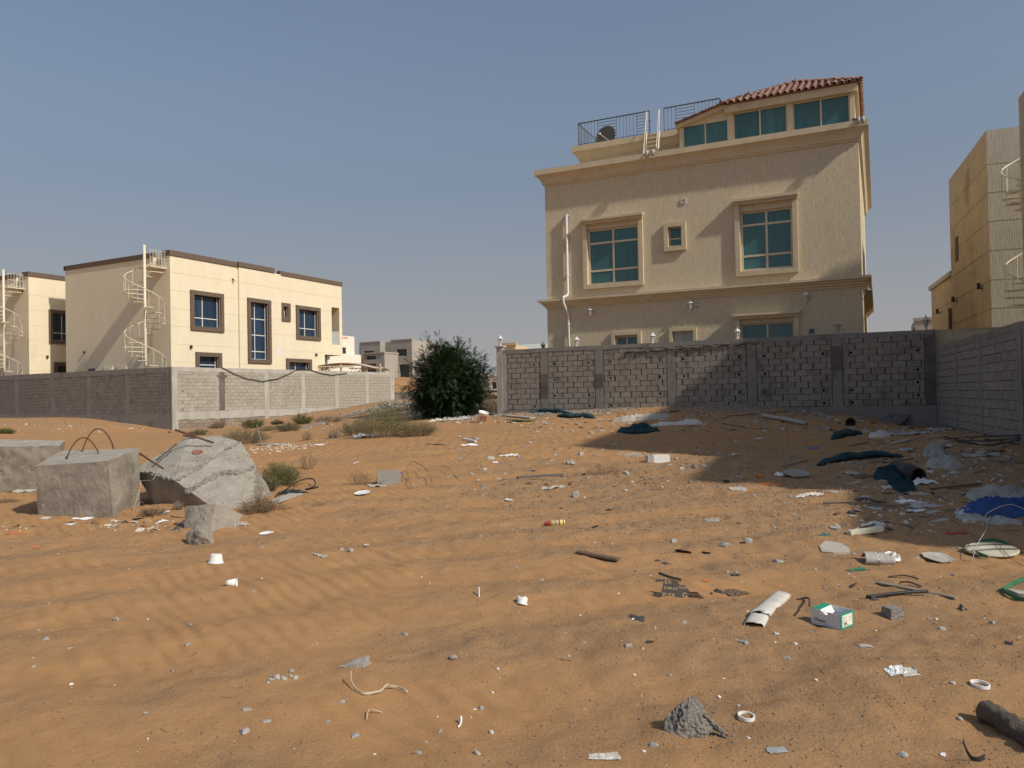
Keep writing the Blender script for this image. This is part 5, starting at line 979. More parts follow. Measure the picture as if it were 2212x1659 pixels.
for x, y, w_, h_ in ((1245, 1074, 18, 14), (1455, 1171, 14, 8), (1615, 1173, 22, 12), (1540, 1128, 26, 8), (1720, 1030, 46, 18), (1565, 1180, 24, 8), (757, 1192, 14, 8), (736, 1188, 12, 6), (250, 1138, 20, 10), (1500, 1012, 16, 10), (1680, 1215, 26, 8), (410, 1350, 9, 5)):
    rock(x, y, w_, h_, conc, 'loose grey stone lying on the pebbly sand', int(x), 'stone', 'loose grey stones on the pebbly sand')
# cups, bowl, plate
p_, s_ = at(466, 1216); k = 14.5*s_; m = MB(); m.lathe([(k*1.12, 0), (k*1.12, k*.12), (k, k*.14), (k*.8, k*1.22), (k*.74, k*1.28), (.001, k*1.26)], 36, flute=.018); o = mesh_thing(m, 'foam_bowl', foam, 'upturned white fluted foam bowl on bare sand', 'bowl', p_-Vector((0, 0, .004)), smooth=False); o.rotation_euler = (R(-3), R(3), 0)
p_, s_ = at(500, 1266); k = 11*s_; cu = empty('paper_cup', 'white paper cup lying on its side near the fluted bowl', 'cup', p_+Vector((0, 0, k*.55))); cu.rotation_euler = (R(90), 0, R(96)); m = MB(); m.lathe([(k*.5, -k*1.0), (k*.8, k*1.0), (k*.76, k*1.0), (k*.47, -k*.93)], 22, caps=False); m.lathe([(k*.49, -k*.97), (.001, -k*.96)], 22, caps=False); m.build('body', foam, cu, True); m = MB(); m.lathe([(k*.79, k*.95), (k*.86, k*.97), (k*.86, k*1.05), (k*.78, k*1.06)], 22, caps=False); m.build('rim', foam, cu, True)
m = MB(); m.lathe([(k*.515, -k*.98), (k*.57, -k*.62)], 22, caps=False); m.build('grey_print', greyp, cu, True)
p_, s_ = at(1127, 1305); k = 13*s_; m = MB(); prof = [(1, 0), (1.02, .05), (.9, .3), (.82, .62), (.78, .9), (.72, .95), (.6, .93), (.56, .82), (.35, .84), (.001, .83)]; m.lathe([(r*k, z*k*1.25) for r, z in prof], 24)
m.v = [(v[0]*(1-.14*math.sin(v[2]/k*5+math.atan2(v[1], v[0])*2)), v[1], v[2]*(1-.12*math.cos(math.atan2(v[1], v[0])*3))) for v in m.v]; o = mesh_thing(m, 'crushed_cup', foam, 'crushed white foam cup on bare sand between the board and the strap', 'cup', p_-Vector((0, 0, .005)), smooth=True); o.rotation_euler = (R(-14), R(10), 0)
def disc(vx, vy, wpx, mt, label, seed, name='foam_plate', cat='plate', ratio=.5):
    p_, s_ = at(vx, vy); r = wpx*s_/2; m = MB(); n = 20; rr = random.Random(seed); ed = [1+.12*rr.uniform(-1, 1) for _ in range(n)]
    for (q, z) in ((0.001, .008), (.7, .008), (1., .02), (1., .013)):
        for k in range(n): a = 2*math.pi*k/n; m.v.append((r*q*ed[k]*math.cos(a), r*q*ed[k]*math.sin(a)*1.0, z))
    for i in range(3):
        for k in range(n): m.f.append((i*n+k, i*n+(k+1) % n, (i+1)*n+(k+1) % n, (i+1)*n+k))
    o = mesh_thing(m, name, mt, label, cat, p_); o.rotation_euler = (R(rr.uniform(2, 10)), R(rr.uniform(-6, 6)), 0); return o
disc(575, 1154, 30, foam, 'white foam plate lying flat near the angular chunk', 2); disc(783, 1067, 34, foam, 'white foam tray by the twiggy bush', 3); disc(1100, 1082, 20, paper, 'small torn white plate in the middle of the lot', 4)
disc(792, 1180, 10, paper, 'tiny white disc on the sand', 8)
# spray foam can
a_, s_ = at(1176, 1137); b_, _ = at(1220, 1133); d_ = (b_-a_); L_ = d_.length; can = empty('spray_can', 'yellow and red spray foam can with a pointed cap lying on the sand', 'can', a_+Vector((0, 0, .033)), 0); can.rotation_euler = (0, R(90), math.atan2(d_.y, d_.x)); r_ = .036
m = MB(); m.lathe([(r_, L_*.24), (r_, L_*.93), (r_*.9, L_*.96), (r_*.92, L_*.985), (r_*.5, L_)], 18); m.build('body', shell, can, True); m = MB(); m.lathe([(.004, -.01), (r_*.3, L_*.02), (r_*.75, L_*.2), (r_*.8, L_*.24)], 14); m.build('nozzle_cap', redp, can, True)
for z0_, z1_, mt_ in ((.26, .31, redp), (.5, .56, bluep), (.66, .74, redp), (.86, .92, mat('dark_olive_print', (.18, .16, .05)))): m = MB(); m.lathe([(r_*1.012, L_*z0_), (r_*1.012, L_*z1_)], 18, caps=False); m.build('printed_band', mt_, can, True)
# carton
c5_ = lambda x, y: (1350+x*.3896, 1188+y*.3896)
cA_, s_ = at(1752, 1347); wd_ = .212; ca = empty('carton', 'open white and green cardboard carton lying on the sand', 'carton', cA_+Vector((0, 0, -.004)), R(-52)); hh = .105; dpt = .165; t_ = .004
m = MB(); nx0, nx1 = wd_*.36, wd_*.58
m.box(0, nx0, 0, t_, 0, hh); m.box(nx1, wd_, 0, t_, 0, hh*.97); m.box(nx0, nx1, 0, t_, 0, hh*.78); m.box(0, wd_-.001, t_, dpt, 0, t_); m.build('front_panel', cartw, ca)
m = MB(); m.box(0, wd_, dpt, dpt+t_, 0, hh*1.02); m.build('back_panel', carti, ca); m = MB(); m.box(-.001, t_, t_, dpt, t_, hh*.98); m.build('left_panel', carti, ca)
m = MB(); m.add([(t_, .0, hh), (wd_*.3, .01, hh*1.0), (wd_*.26, dpt, hh*1.05), (t_, dpt, hh*1.03), (t_, .0, hh+.003), (wd_*.3, .01, hh*1.0+.003), (wd_*.26, dpt, hh*1.05+.003), (t_, dpt, hh*1.03+.003)], [(0, 3, 2, 1), (4, 5, 6, 7), (0, 1, 5, 4), (1, 2, 6, 5), (2, 3, 7, 6), (3, 0, 4, 7)]); m.build('top_flap', cartg, ca)
m = MB(); m.add([(wd_*.3, .012, hh), (wd_*.5, .03, hh*.62), (wd_*.42, dpt-.002, hh*.68), (wd_*.26, dpt-.002, hh*1.05)], [(0, 1, 2, 3)]); fl_ = m.build('inner_flap', carti, ca); md = fl_.modifiers.new('s', 'SOLIDIFY'); md.thickness = .003
text_part('eider', .03, inkg, fl_, (wd_*.37, .03, hh*.87+.005), (R(-6), R(32), R(60)))
ge = MB(); ge.box(wd_, wd_+t_, -.0005, dpt+t_, 0, hh*1.0); gp_ = ge.build('end_panel', cartg, ca)
lb = MB(); lb.box(wd_+t_, wd_+t_+.0012, dpt*.13, dpt*.9, hh*.13, hh*.88); lb_ = lb.build('shipping_label', labelm, gp_)
def yz(y0, y1, z0, z1, mt_, nm): m = MB(); m.box(wd_+t_+.0012, wd_+t_+.0018, dpt*(.13+.77*y0), dpt*(.13+.77*y1), hh*(.13+.75*z0), hh*(.13+.75*z1)); m.build(nm, mt_, gp_)
for k_ in range(9): yz(.14+.037*k_, .14+.037*k_+(.02 if k_ % 3 else .028), .2, .32, ink, 'barcode_bar')
for y0, y1, z0 in ((.06, .2, .84), (.06, .46, .76), (.06, .36, .62), (.06, .2, .52), (.06, .4, .42), (.06, .44, .37), (.06, .6, .13), (.06, .7, .08), (.66, .94, .74), (.66, .9, .69), (.66, .92, .64), (.66, .86, .59), (.44, .58, .44), (.44, .58, .48), (.68, .84, .46), (.7, .92, .42), (.6, .94, .9)): yz(y0, y1, z0, z0+.022, ink if y0 < .3 else greyp, 'printed_line')
text_part('Vivace', .03, ink, ca, (wd_*.13, -.0015, hh*.27), (R(90), 0, 0))
m = crumple(5, 4, .03, .02, .008, 4); o = m.build('torn_blue_corner', bluep, ca); o.location = (wd_*.55, -.02, .006)
pq = at(1734, 1300)[0]; wire([at(1722, 1297)[0]+Vector((0, 0, .005)), at(1735, 1298)[0]+Vector((0, 0, .015)), at(1748, 1303)[0]+Vector((0, 0, .035)), cA_+Vector((.015, .06, .1))], .008, rail_m, 'cable_piece', 'short grey cable curling into the open carton', 'cable')
# flattened white pipe
def shell_piece(p0, p1, wd, h, mt, parent, nm, seed):
    d_ = p1-p0; L_ = d_.length; m = MB(); n = 9; na = 8; rr = random.Random(seed)
    for i in range(n+1):
        for k in range(na+1):
            a = math.pi*k/na; e = .012*rr.uniform(-1, 1) if i in (0, n) else 0; m.v.append((i/n*L_+e*2, -wd/2*math.cos(a), h*math.sin(a)**.55+.0012*math.sin(i*1.7)-.005))
    for i in range(n):
        for k in range(na): a = i*(na+1)+k; m.f.append((a, a+1, a+na+2, a+na+1))
    o = m.build(nm, mt, parent, True); md = o.modifiers.new('s', 'SOLIDIFY'); md.thickness = .006; return o, d_
pa, s_ = at(1628, 1357); pb, _ = at(1640, 1335); pc_, _ = at(1690, 1288); pp_ = empty('flattened_pipe', 'flattened white plastic pipe cracked across near one end', 'pipe', pa)
for q0, q1, sd in ((pa, pb, 1), (pb+Vector((.005, .008, .012)), pc_, 2)):
    o, d_ = shell_piece(q0, q1, .125, .035, greyp if 0 else mat('dirty_white_pvc%d' % sd, (.66, .65, .60), (.55, .53, .48), 9, .5, c3=(.35, .31, .26), s3=8, t3=.6), pp_, 'pipe_piece', sd); o.location = q0-pa; o.rotation_euler = (0, -math.asin(d_.z/d_.length), math.atan2(d_.y, d_.x))
# printed plywood scrap
p_, s_ = at(1458, 1291); ply = empty('plywood_scrap', 'dark printed plywood scrap with tan lettering stuck in the sand', 'plywood', p_+Vector((0, 0, -.012))); ply.rotation_euler = (R(-32), 0, R(-9)); k = s_
m = MB(); pr = [(-32, -4), (32, -10), (31, 14), (22, 24), (12, 24), (4, 32), (-6, 34), (-22, 34), (-26, 18)]; n = len(pr); m.add([(x*k, -.004, y*k*1.25) for x, y in pr]+[(x*k, .006, y*k*1.25) for x, y in pr], [tuple(range(n)), tuple(reversed(range(n, 2*n)))]+[(i, i+n, (i+1) % n+n, (i+1) % n) for i in range(n)]); m.build('sheet', cardb, ply)
for tx, sz, x, z in (('EX', 11, -21, 27), ('ENPLEX', 7.5, -23, 16.5), ('PLEX', 11, -27, 3), ('-GOL', 7, 7, 18.5), ('G', 14, 15, 2)): text_part(tx, sz*k*1.15, tanink, ply, (x*k, -.0048, z*k*1.2), (R(90), R(4), 0), ext=.0005)
m = MB(); m.add([(q[0]*k, q[1]*k, q[2]*k) for q in ((-46, 2, 12), (-30, -2, 12), (-31, -6, -4), (-40, -3, -6), (-46, 3, 13), (-30, -1, 13), (-31, -5, -4), (-40, -2, -6))], [(0, 1, 2, 3), (7, 6, 5, 4), (0, 4, 5, 1), (1, 5, 6, 2), (2, 6, 7, 3), (3, 7, 4, 0)]); m.build('broken_corner', cardb, ply)
pb2, _ = at(1502, 1291); ply2 = empty('plywood_splinter', 'splintered plywood stack piece lying beside the printed plywood', 'plywood', pb2, R(-28))
for k_ in range(4): m = MB(); m.box(-20*k+3*k*k_*.4, (18-4*k_)*k, -9*k+k*k_, 9*k-2*k*k_, .004+.009*k_, .011+.009*k_); o = m.build('ply_layer', cardb if k_ == 3 else wood_b, ply2); o.rotation_euler = (R(-8), R(7-3*k_), R(2*k_))
wire([at(1424, 1252)[0]+Vector((0, 0, .05)), at(1446, 1256)[0]+Vector((0, 0, .035)), at(1472, 1258)[0]+Vector((0, 0, .015))], .011, blackp, 'black_rod', 'black rubber rod behind the printed plywood', 'rod')
wire([at(1416, 1258)[0]+Vector((0, 0, .01)), at(1440, 1258)[0]+Vector((0, 0, .02))], .006, blackp, 'thin_rod', 'thin black stick crossing the rubber rod', 'stick')
crump(1592, 1284, 44, 12, .35, wood_b, 'clump of dark bark crumbs between plywood and flattened pipe', 'bark_clump', 'debris', 23); crump(1524, 1256, 12, 6, .5, orangep, 'dry orange leaf behind the printed plywood', 'dry_leaf', 'leaf', 24)
# boards
plank(1247, 1196, 1336, 1214, .085, .02, wood_b, 'dark brown board lying on the pebbly rut beyond the crushed cup')
plank(1896, 1262, 2066, 1297, .05, .014, wood_g, 'long grey weathered plank crossed by a black tube')
wire([at(1872, 1293)[0]+Vector((0, 0, .012)), at(1920, 1290)[0]+Vector((0, 0, .02)), at(1960, 1287)[0]+Vector((0, 0, .025)), at(2004, 1286)[0]+Vector((0, 0, .03))], .014, blackp, 'black_tube', 'black plastic tube lying across the grey plank', 'tube', 8)
for pts_, lb_ in (((1985, 1254, 1920, 1250), 'thin dark branch behind the grey plank'), ((1945, 1262, 1990, 1272), 'short dark stick behind the grey plank')):
    wire([at(pts_[0], pts_[1])[0]+Vector((0, 0, .01)), at((pts_[0]+pts_[2])/2, (pts_[1]+pts_[3])/2-2)[0]+Vector((0, 0, .02)), at(pts_[2], pts_[3])[0]+Vector((0, 0, .01))], .007, rail_m, 'branch', lb_, 'stick')
strip([at(2230, 1256)[0]+Vector((0, 0, .05)), at(2190, 1268)[0]+Vector((0, 0, .03)), at(2166, 1280)[0]+Vector((0, 0, .02)), at(2168, 1284)[0]+Vector((0, 0, .02)), at(2200, 1298)[0]+Vector((0, 0, .015)), at(2230, 1306)[0]+Vector((0, 0, .015))], .035, greenp, 'green_strap', 'dark green plastic strap bent into a corner at the edge of the lot', 'strap')
p_, s_ = at(2208, 1282); mesh_thing(flat_piece(4, 46*s_, .3, .012, 6), 'grey_card', greyp, 'grey card sheet inside the bent green strap', 'card', p_, R(20))
crump(1852, 1233, 40, 9, .22, greenp, 'torn green plastic sheet on the sand', 'green_film', 'plastic', 31)
pa, s_ = at(1866, 1212); pb, _ = at(1930, 1214); ch = empty('white_channel', 'broken grey white plastic channel with crumpled film at one end', 'channel', pa); d_ = pb-pa
for t0, t1, sd in ((0, .44, 3), (.47, 1, 4)):
    o, dd = shell_piece(pa.lerp(pb, t0), pa.lerp(pb, t1), .17, .07, greyp, ch, 'channel_piece', sd); o.location = d_*t0; o.rotation_euler = (R(12), 0, math.atan2(d_.y, d_.x))
m = crumple(7, 6, .12, .1, .1, 8); o = m.build('film_scrap', foam, ch); o.location = d_*.97+Vector((0, 0, .04)); o.rotation_euler = (R(40), 0, 0)
disc(2025, 1208, 62, greyp, 'grey tan plastic sheet fragment half covered by sand', 13, 'plastic_sheet', 'plastic'); p_, s_ = at(1800, 1185); mesh_thing(drape(flat_piece(9, 88*s_, .5, .012, 7), p_, 0), 'cardboard_sheet', mat('pale_card', (.45, .41, .35), (.4, .36, .3), 5), 'flat pale cardboard sheet at the edge of the shadow', 'cardboard', p_)
# oval board with bands and wire loops
p_, s_ = at(2142, 1196); ov = empty('oval_board', 'worn white oval board with dark bands lying tilted on the sand', 'board', p_+Vector((0, 0, .02)), R(-4)); ov.rotation_euler = (R(7), R(-2), R(-5)); m = MB(); m.lathe([(.001, .02), (.45*.5, .022), (.47*.5, .012), (.46*.5, 0)], 30); m.v = [(v[0]*1.0, v[1]*.85, v[2]) for v in m.v]; m.build('panel', mat('worn_white_board', (.62, .57, .45), (.45, .40, .30), 7, .7, c3=(.3, .26, .19), s3=6, t3=.55), ov)
for q in (-.1, .12): m = MB(); m.tube([(-.21+.42*t, q*.6+.03*math.sin(t*3), .026) for t in np.linspace(0, 1, 12)], .008, 4); m.build('dark_band', rail_m, ov)
strip([at(2094, 1192)[0]+Vector((0, 0, .03)), at(2110, 1184)[0]+Vector((0, 0, .05)), at(2150, 1182)[0]+Vector((0, 0, .07)), at(2185, 1190)[0]+Vector((0, 0, .04)), at(2200, 1200)[0]+Vector((0, 0, .02))], .03, greenp, 'green_band', 'dark green plastic band arching behind the oval board', 'strap')
strip([at(2096, 1194)[0]+Vector((0, 0, .03)), at(2116, 1204)[0]+Vector((0, 0, .03)), at(2134, 1210)[0]+Vector((0, 0, .02))], .03, greenp, 'green_band', 'dark green plastic band end lying before the oval board', 'strap')
p_, s_ = at(2150, 1180)
wire([at(2100, 1215)[0]+Vector((0, 0, .01)), at(2112, 1205)[0]+Vector((0, 0, .12)), P3(2134, 1135, p_.y), P3(2128, 1115, p_.y), P3(2148, 1100, p_.y), P3(2185, 1090, p_.y), P3(2225, 1106, p_.y)], .0035, greyp, 'wire_loop', 'tall looping pale wire standing up beside the oval board', 'wire')
wire([at(2210, 1225)[0]+Vector((0, 0, .01)), at(2180, 1212)[0]+Vector((0, 0, .04)), P3(2140, 1150, p_.y), P3(2136, 1130, p_.y), P3(2165, 1085, p_.y+.3), P3(2200, 1050, p_.y+.4)], .003, rail_m, 'wire_loop', 'thin dark wire crossing the pale wire loop', 'wire')
wire([at(1960, 1160)[0]+Vector((0, 0, .01)), at(2000, 1142)[0]+Vector((0, 0, .12)), at(2050, 1140)[0]+Vector((0, 0, .1)), at(2100, 1160)[0]+Vector((0, 0, .02)), at(2130, 1172)[0]+Vector((0, 0, .01))], .003, rail_m, 'fence_wire', 'long thin wire arching over the sand near the red scrap', 'wire')
crump(2065, 1152, 36, 9, .25, redp, 'crushed red plastic pack on the shadow edge', 'red_pack', 'pack', 41)
# cloths, tarps, netting
def hp(vx, vy, rxpx, ry, h, mt, label, name, cat, seed, rz=0., fold=1.):
    p_, s_ = at(vx, vy); m = drape(heap(30, 72, rxpx*s_, ry, h, seed, fold), p_, rz); return mesh_thing(m, name, mt, label, cat, p_, rz, smooth=True)
hp(2162, 1104, 88, .36, .2, blue, 'bright blue tarpaulin heap crumpled in the shade', 'blue_tarp', 'tarp', 3, fold=1.25); hp(2160, 1073, 70, .25, .2, greyc, 'grey cloth heap lying behind the blue tarpaulin', 'grey_cloth', 'cloth', 5, fold=.9); hp(2100, 1108, 34, .2, .12, paper, 'white cloth bundle beside the blue tarpaulin', 'white_cloth', 'cloth', 7); hp(2098, 1122, 30, .12, .06, greyc, 'dirty grey rag in front of the white cloth bundle', 'grey_rag', 'cloth', 9); hp(2165, 1126, 40, .14, .07, greyc, 'flat dusty rag at the front of the blue tarpaulin', 'grey_rag', 'cloth', 15)
hp(2040, 1006, 38, .32, .34, greyc, 'large dirty white sack slumped in the shade', 'sack', 'sack', 11, fold=.7); hp(2020, 985, 24, .2, .3, greyc, 'open mouth of a grey sack leaning behind the large sack', 'sack', 'sack', 13)
hp(1900, 944, 20, .2, .22, paper, 'white plastic bag beside the blue net roll', 'plastic_bag', 'bag', 17); hp(1385, 906, 60, .3, .22, greyc, 'crumpled grey sheet in front of the grey block wall', 'grey_sheet', 'cloth', 19, fold=1.2); hp(1465, 917, 62, .22, .15, paper, 'long white sheet scrap lying beside the grey sheet', 'white_sheet', 'cloth', 21, fold=1.2); hp(1378, 932, 42, .3, .3, teal, 'dark teal netting heap at the edge of the big shadow', 'netting', 'net', 23); 
hp(1925, 1032, 36, .3, .3, teal, 'dark teal netting heap with a black pipe end', 'netting', 'net', 25); hp(1950, 1054, 28, .22, .2, teal, 'small dark teal netting heap on white scraps', 'netting', 'net', 27); hp(1855, 905, 0.1, .01, .01, teal, 'x', 'netting', 'net', 2)
bpy.data.objects.remove([o for o in bpy.data.objects if o.get('label') == 'x'][0])
def bun(pts, r, seed, label, mt=teal, name='net_roll', flat=.6):
    m, c = on_ground(bundle(gpath(pts), r, seed, flat)); mesh_thing(m, name, mt, label, 'net', c, smooth=True)
bun([(1768, 1007), (1800, 998), (1850, 992), (1900, 986), (1950, 990)], .13, 3, 'long dark teal net roll snaking over the shaded sand'); bun([(1798, 951), (1815, 945), (1838, 941), (1862, 938)], .16, 5, 'short blue black net roll beside a white plastic bag')
bun([(1145, 893), (1165, 891), (1190, 892), (1215, 893), (1232, 896)], .16, 7, 'teal net roll at the sunny foot of the grey block wall'); bun([(1205, 900), (1235, 903), (1260, 902), (1285, 904)], .17, 9, 'teal net roll mixed with rubble before the grey block wall'); bun([(1340, 932), (1365, 938), (1385, 937), (1415, 933)], .1, 11, 'teal net tail trailing from the netting heap')
m = MB(); a_, _ = at(1938, 1028); b_, _ = at(1984, 1044); m.tube([a_+Vector((0, 0, .14)), a_.lerp(b_, .5)+Vector((0, 0, .13)), b_+Vector((0, 0, .1))], .12, 14, caps=False); m, c = on_ground(m); o = mesh_thing(m, 'black_pipe', blackp, 'wide black pipe sticking out of the teal netting heap', 'pipe', c, smooth=True); o.modifiers.new('s', 'SOLIDIFY').thickness = .01
# pipes and boards along the shaded wall
wire([at(1645, 903)[0]+Vector((0, 0, .08)), at(1690, 911)[0]+Vector((0, 0, .07)), at(1742, 920)[0]+Vector((0, 0, .05))], .055, greyp, 'long_pipe', 'long pale grey pipe lying at the foot of the grey block wall', 'pipe', 10)
p_, _ = at(1840, 922); m = MB(); m.lathe([(.1, -.18), (.125, .08), (.132, .085), (.12, .08), (.095, -.16), (.001, -.16)], 20, caps=False); o = mesh_thing(m, 'black_bucket', blackp, 'black plastic bucket lying on its side in the shade', 'bucket', p_+Vector((0, .1, .11)), smooth=True); o.rotation_euler = (R(84), 0, R(-12))
p_ = BWO; m = MB(); m.add([(3.5, -.6, .52), (4.2, -.55, .5), (4.5, -.03, .78), (3.95, -.03, .8), (3.5, -.57, .55), (4.2, -.52, .53), (4.5, -.0, .81), (3.95, -.0, .83)], [(0, 3, 2, 1), (4, 5, 6, 7), (0, 1, 5, 4), (1, 2, 6, 5), (2, 3, 7, 6), (3, 0, 4, 7)]); o = mesh_thing(m, 'grey_board', conc_d, 'grey board leaning on the dark foot of the wall corner', 'board'); o.location = BWO; o.rotation_euler = (0, 0, BWR)
for k_ in range(6):
    a_ = at(2040+k_*7, 955+k_*5-(k_ % 2)*5)[0]; b_ = at(2205, 958+k_*5)[0]; wire([a_+Vector((0, 0, .05+.03*k_)), a_.lerp(b_, .5)+Vector((0, 0, .13)), b_+Vector((0, 0, .16+.02*k_))], .012, blackp, 'steel_rod', 'thin black steel rod in the bundle along the shaded wall', 'rod'); bpy.data.objects[-1] if 0 else None
for o in bpy.data.objects:
    if o.get('label', '').startswith('thin black steel rod'): o['group'] = 'rod bundle along the shaded wall'
for (x0, y0, x1, y1, wd, mt_, lb_) in ((1570, 900, 1640, 895, .06, wood_b, 'brown stick at the foot of the wall beside the long pipe'), (1560, 915, 1610, 925, .04, wood_b, 'thin brown branch before the long pipe'), (1690, 1008, 1745, 996, .03, wood_g, 'pale broom stick lying on the shaded sand'), (1690, 1058, 1764, 1070, .0, wood_b, ''), (1862, 1078, 1910, 1088, .07, wood_b, 'brown wooden batten on the shaded sand before the white scraps'), (1760, 893, 1800, 905, .1, greyp, 'grey plank end at the foot of the wall'), (2010, 1058, 2120, 1048, .04, wood_b, 'long brown batten beside the grey cloth heap'), (1660, 893, 1700, 890, .12, wood_b, 'short brown board at the wall behind the long pipe'), (555, 925, 600, 940, .0, wood_g, ''), (652, 926, 705, 912, .28, wood_g, 'wide grey plank beside the dark green bush'), (735, 903, 790, 893, .3, conc_d, 'dark plank stack behind the tall green bush'), (800, 892, 850, 888, .3, conc_d, 'dark flat board near the rubble by the tree'), (1090, 898, 1150, 905, .25, greyp, 'pale grey plank before the end pier'), (545, 961, 590, 961, .14, greyp, 'pale flat board behind the tilted block'), (1835, 965, 1875, 958, .05, wood_b, 'short stick in the shade behind the net roll'), (1925, 960, 1965, 952, .12, greyp, 'pale plastic panel among the corner rubbish'), (1985, 938, 2030, 946, .1, greyp, 'pale plastic strip among the corner rubbish')):
    if wd: plank(x0, y0, x1, y1, wd, .02 if wd < .2 else .04, mt_, lb_)
a_, _ = at(567, 963); b_ = a_+Vector((-.28, .35, .62)); wire([a_-Vector((0, 0, .05)), b_], .014, wood_g, 'leaning_stick', 'grey stick standing up from the sand behind the tilted block', 'stick')
# box, mat, bucket, slab, scraps with places
p_, s_ = at(1421, 999); bx_ = empty('white_box', 'small white box with a grey end sitting on sunlit sand', 'box', p_-Vector((0, 0, .01)), R(3)); m = MB(); m.box(-.1, .22, -.1, .1, 0, .15); m.build('body', foam, bx_); m = MB(); m.box(-.22, -.1, -.098, .098, 0, .147); m.build('end', greyp, bx_)
p_, s_ = at(1128, 911); m = MB(); m.box(-.42, .42, -.35, .35, 0, .025); o = mesh_thing(drape(m, p_, 0), 'turf_mat', turf, 'square of bright artificial turf before the grey block wall', 'mat', p_+Vector((0, 0, .02)), R(-22)); o.rotation_euler = (R(-4), R(5), R(-22))
p_, s_ = at(1040, 912); bk = empty('paint_bucket', 'tilted white paint bucket with red marks beside the tree', 'bucket', p_+Vector((0, 0, .02))); bk.rotation_euler = (R(14), R(16), 0); m = MB(); m.lathe([(.15, 0), (.18, .34), (.185, .35), (.165, .345), (.14, .02)], 18); m.build('body', foam, bk, True)
for k_ in range(3): m = MB(); a = -1.9+.5*k_; m.add([(.172*math.cos(a+i*.12), .172*math.sin(a+i*.12), z) for z in (.1, .26) for i in range(3)], [(0, 1, 4, 3), (1, 2, 5, 4)]); m.build('red_print', redp, bk)
p_, s_ = at(1018, 896); m = MB(); m.box(-.4, .4, -.015, .015, 0, .5); o = mesh_thing(m, 'grey_blue_sheet', mat('grey_blue_panel', (.25, .28, .30)), 'grey blue panel leaning against the dry brush by the pier', 'panel', p_); o.rotation_euler = (R(-38), R(-22), 0)
p_, s_ = at(840, 1042); m = MB(); m.box(-.2, .2, -.1, .1, -.1, .2); mesh_thing(m, 'half_buried_block', conc, 'grey building block half buried behind the thin twig clump', 'block', p_, R(10))
p_, s_ = at(200, 1076); 
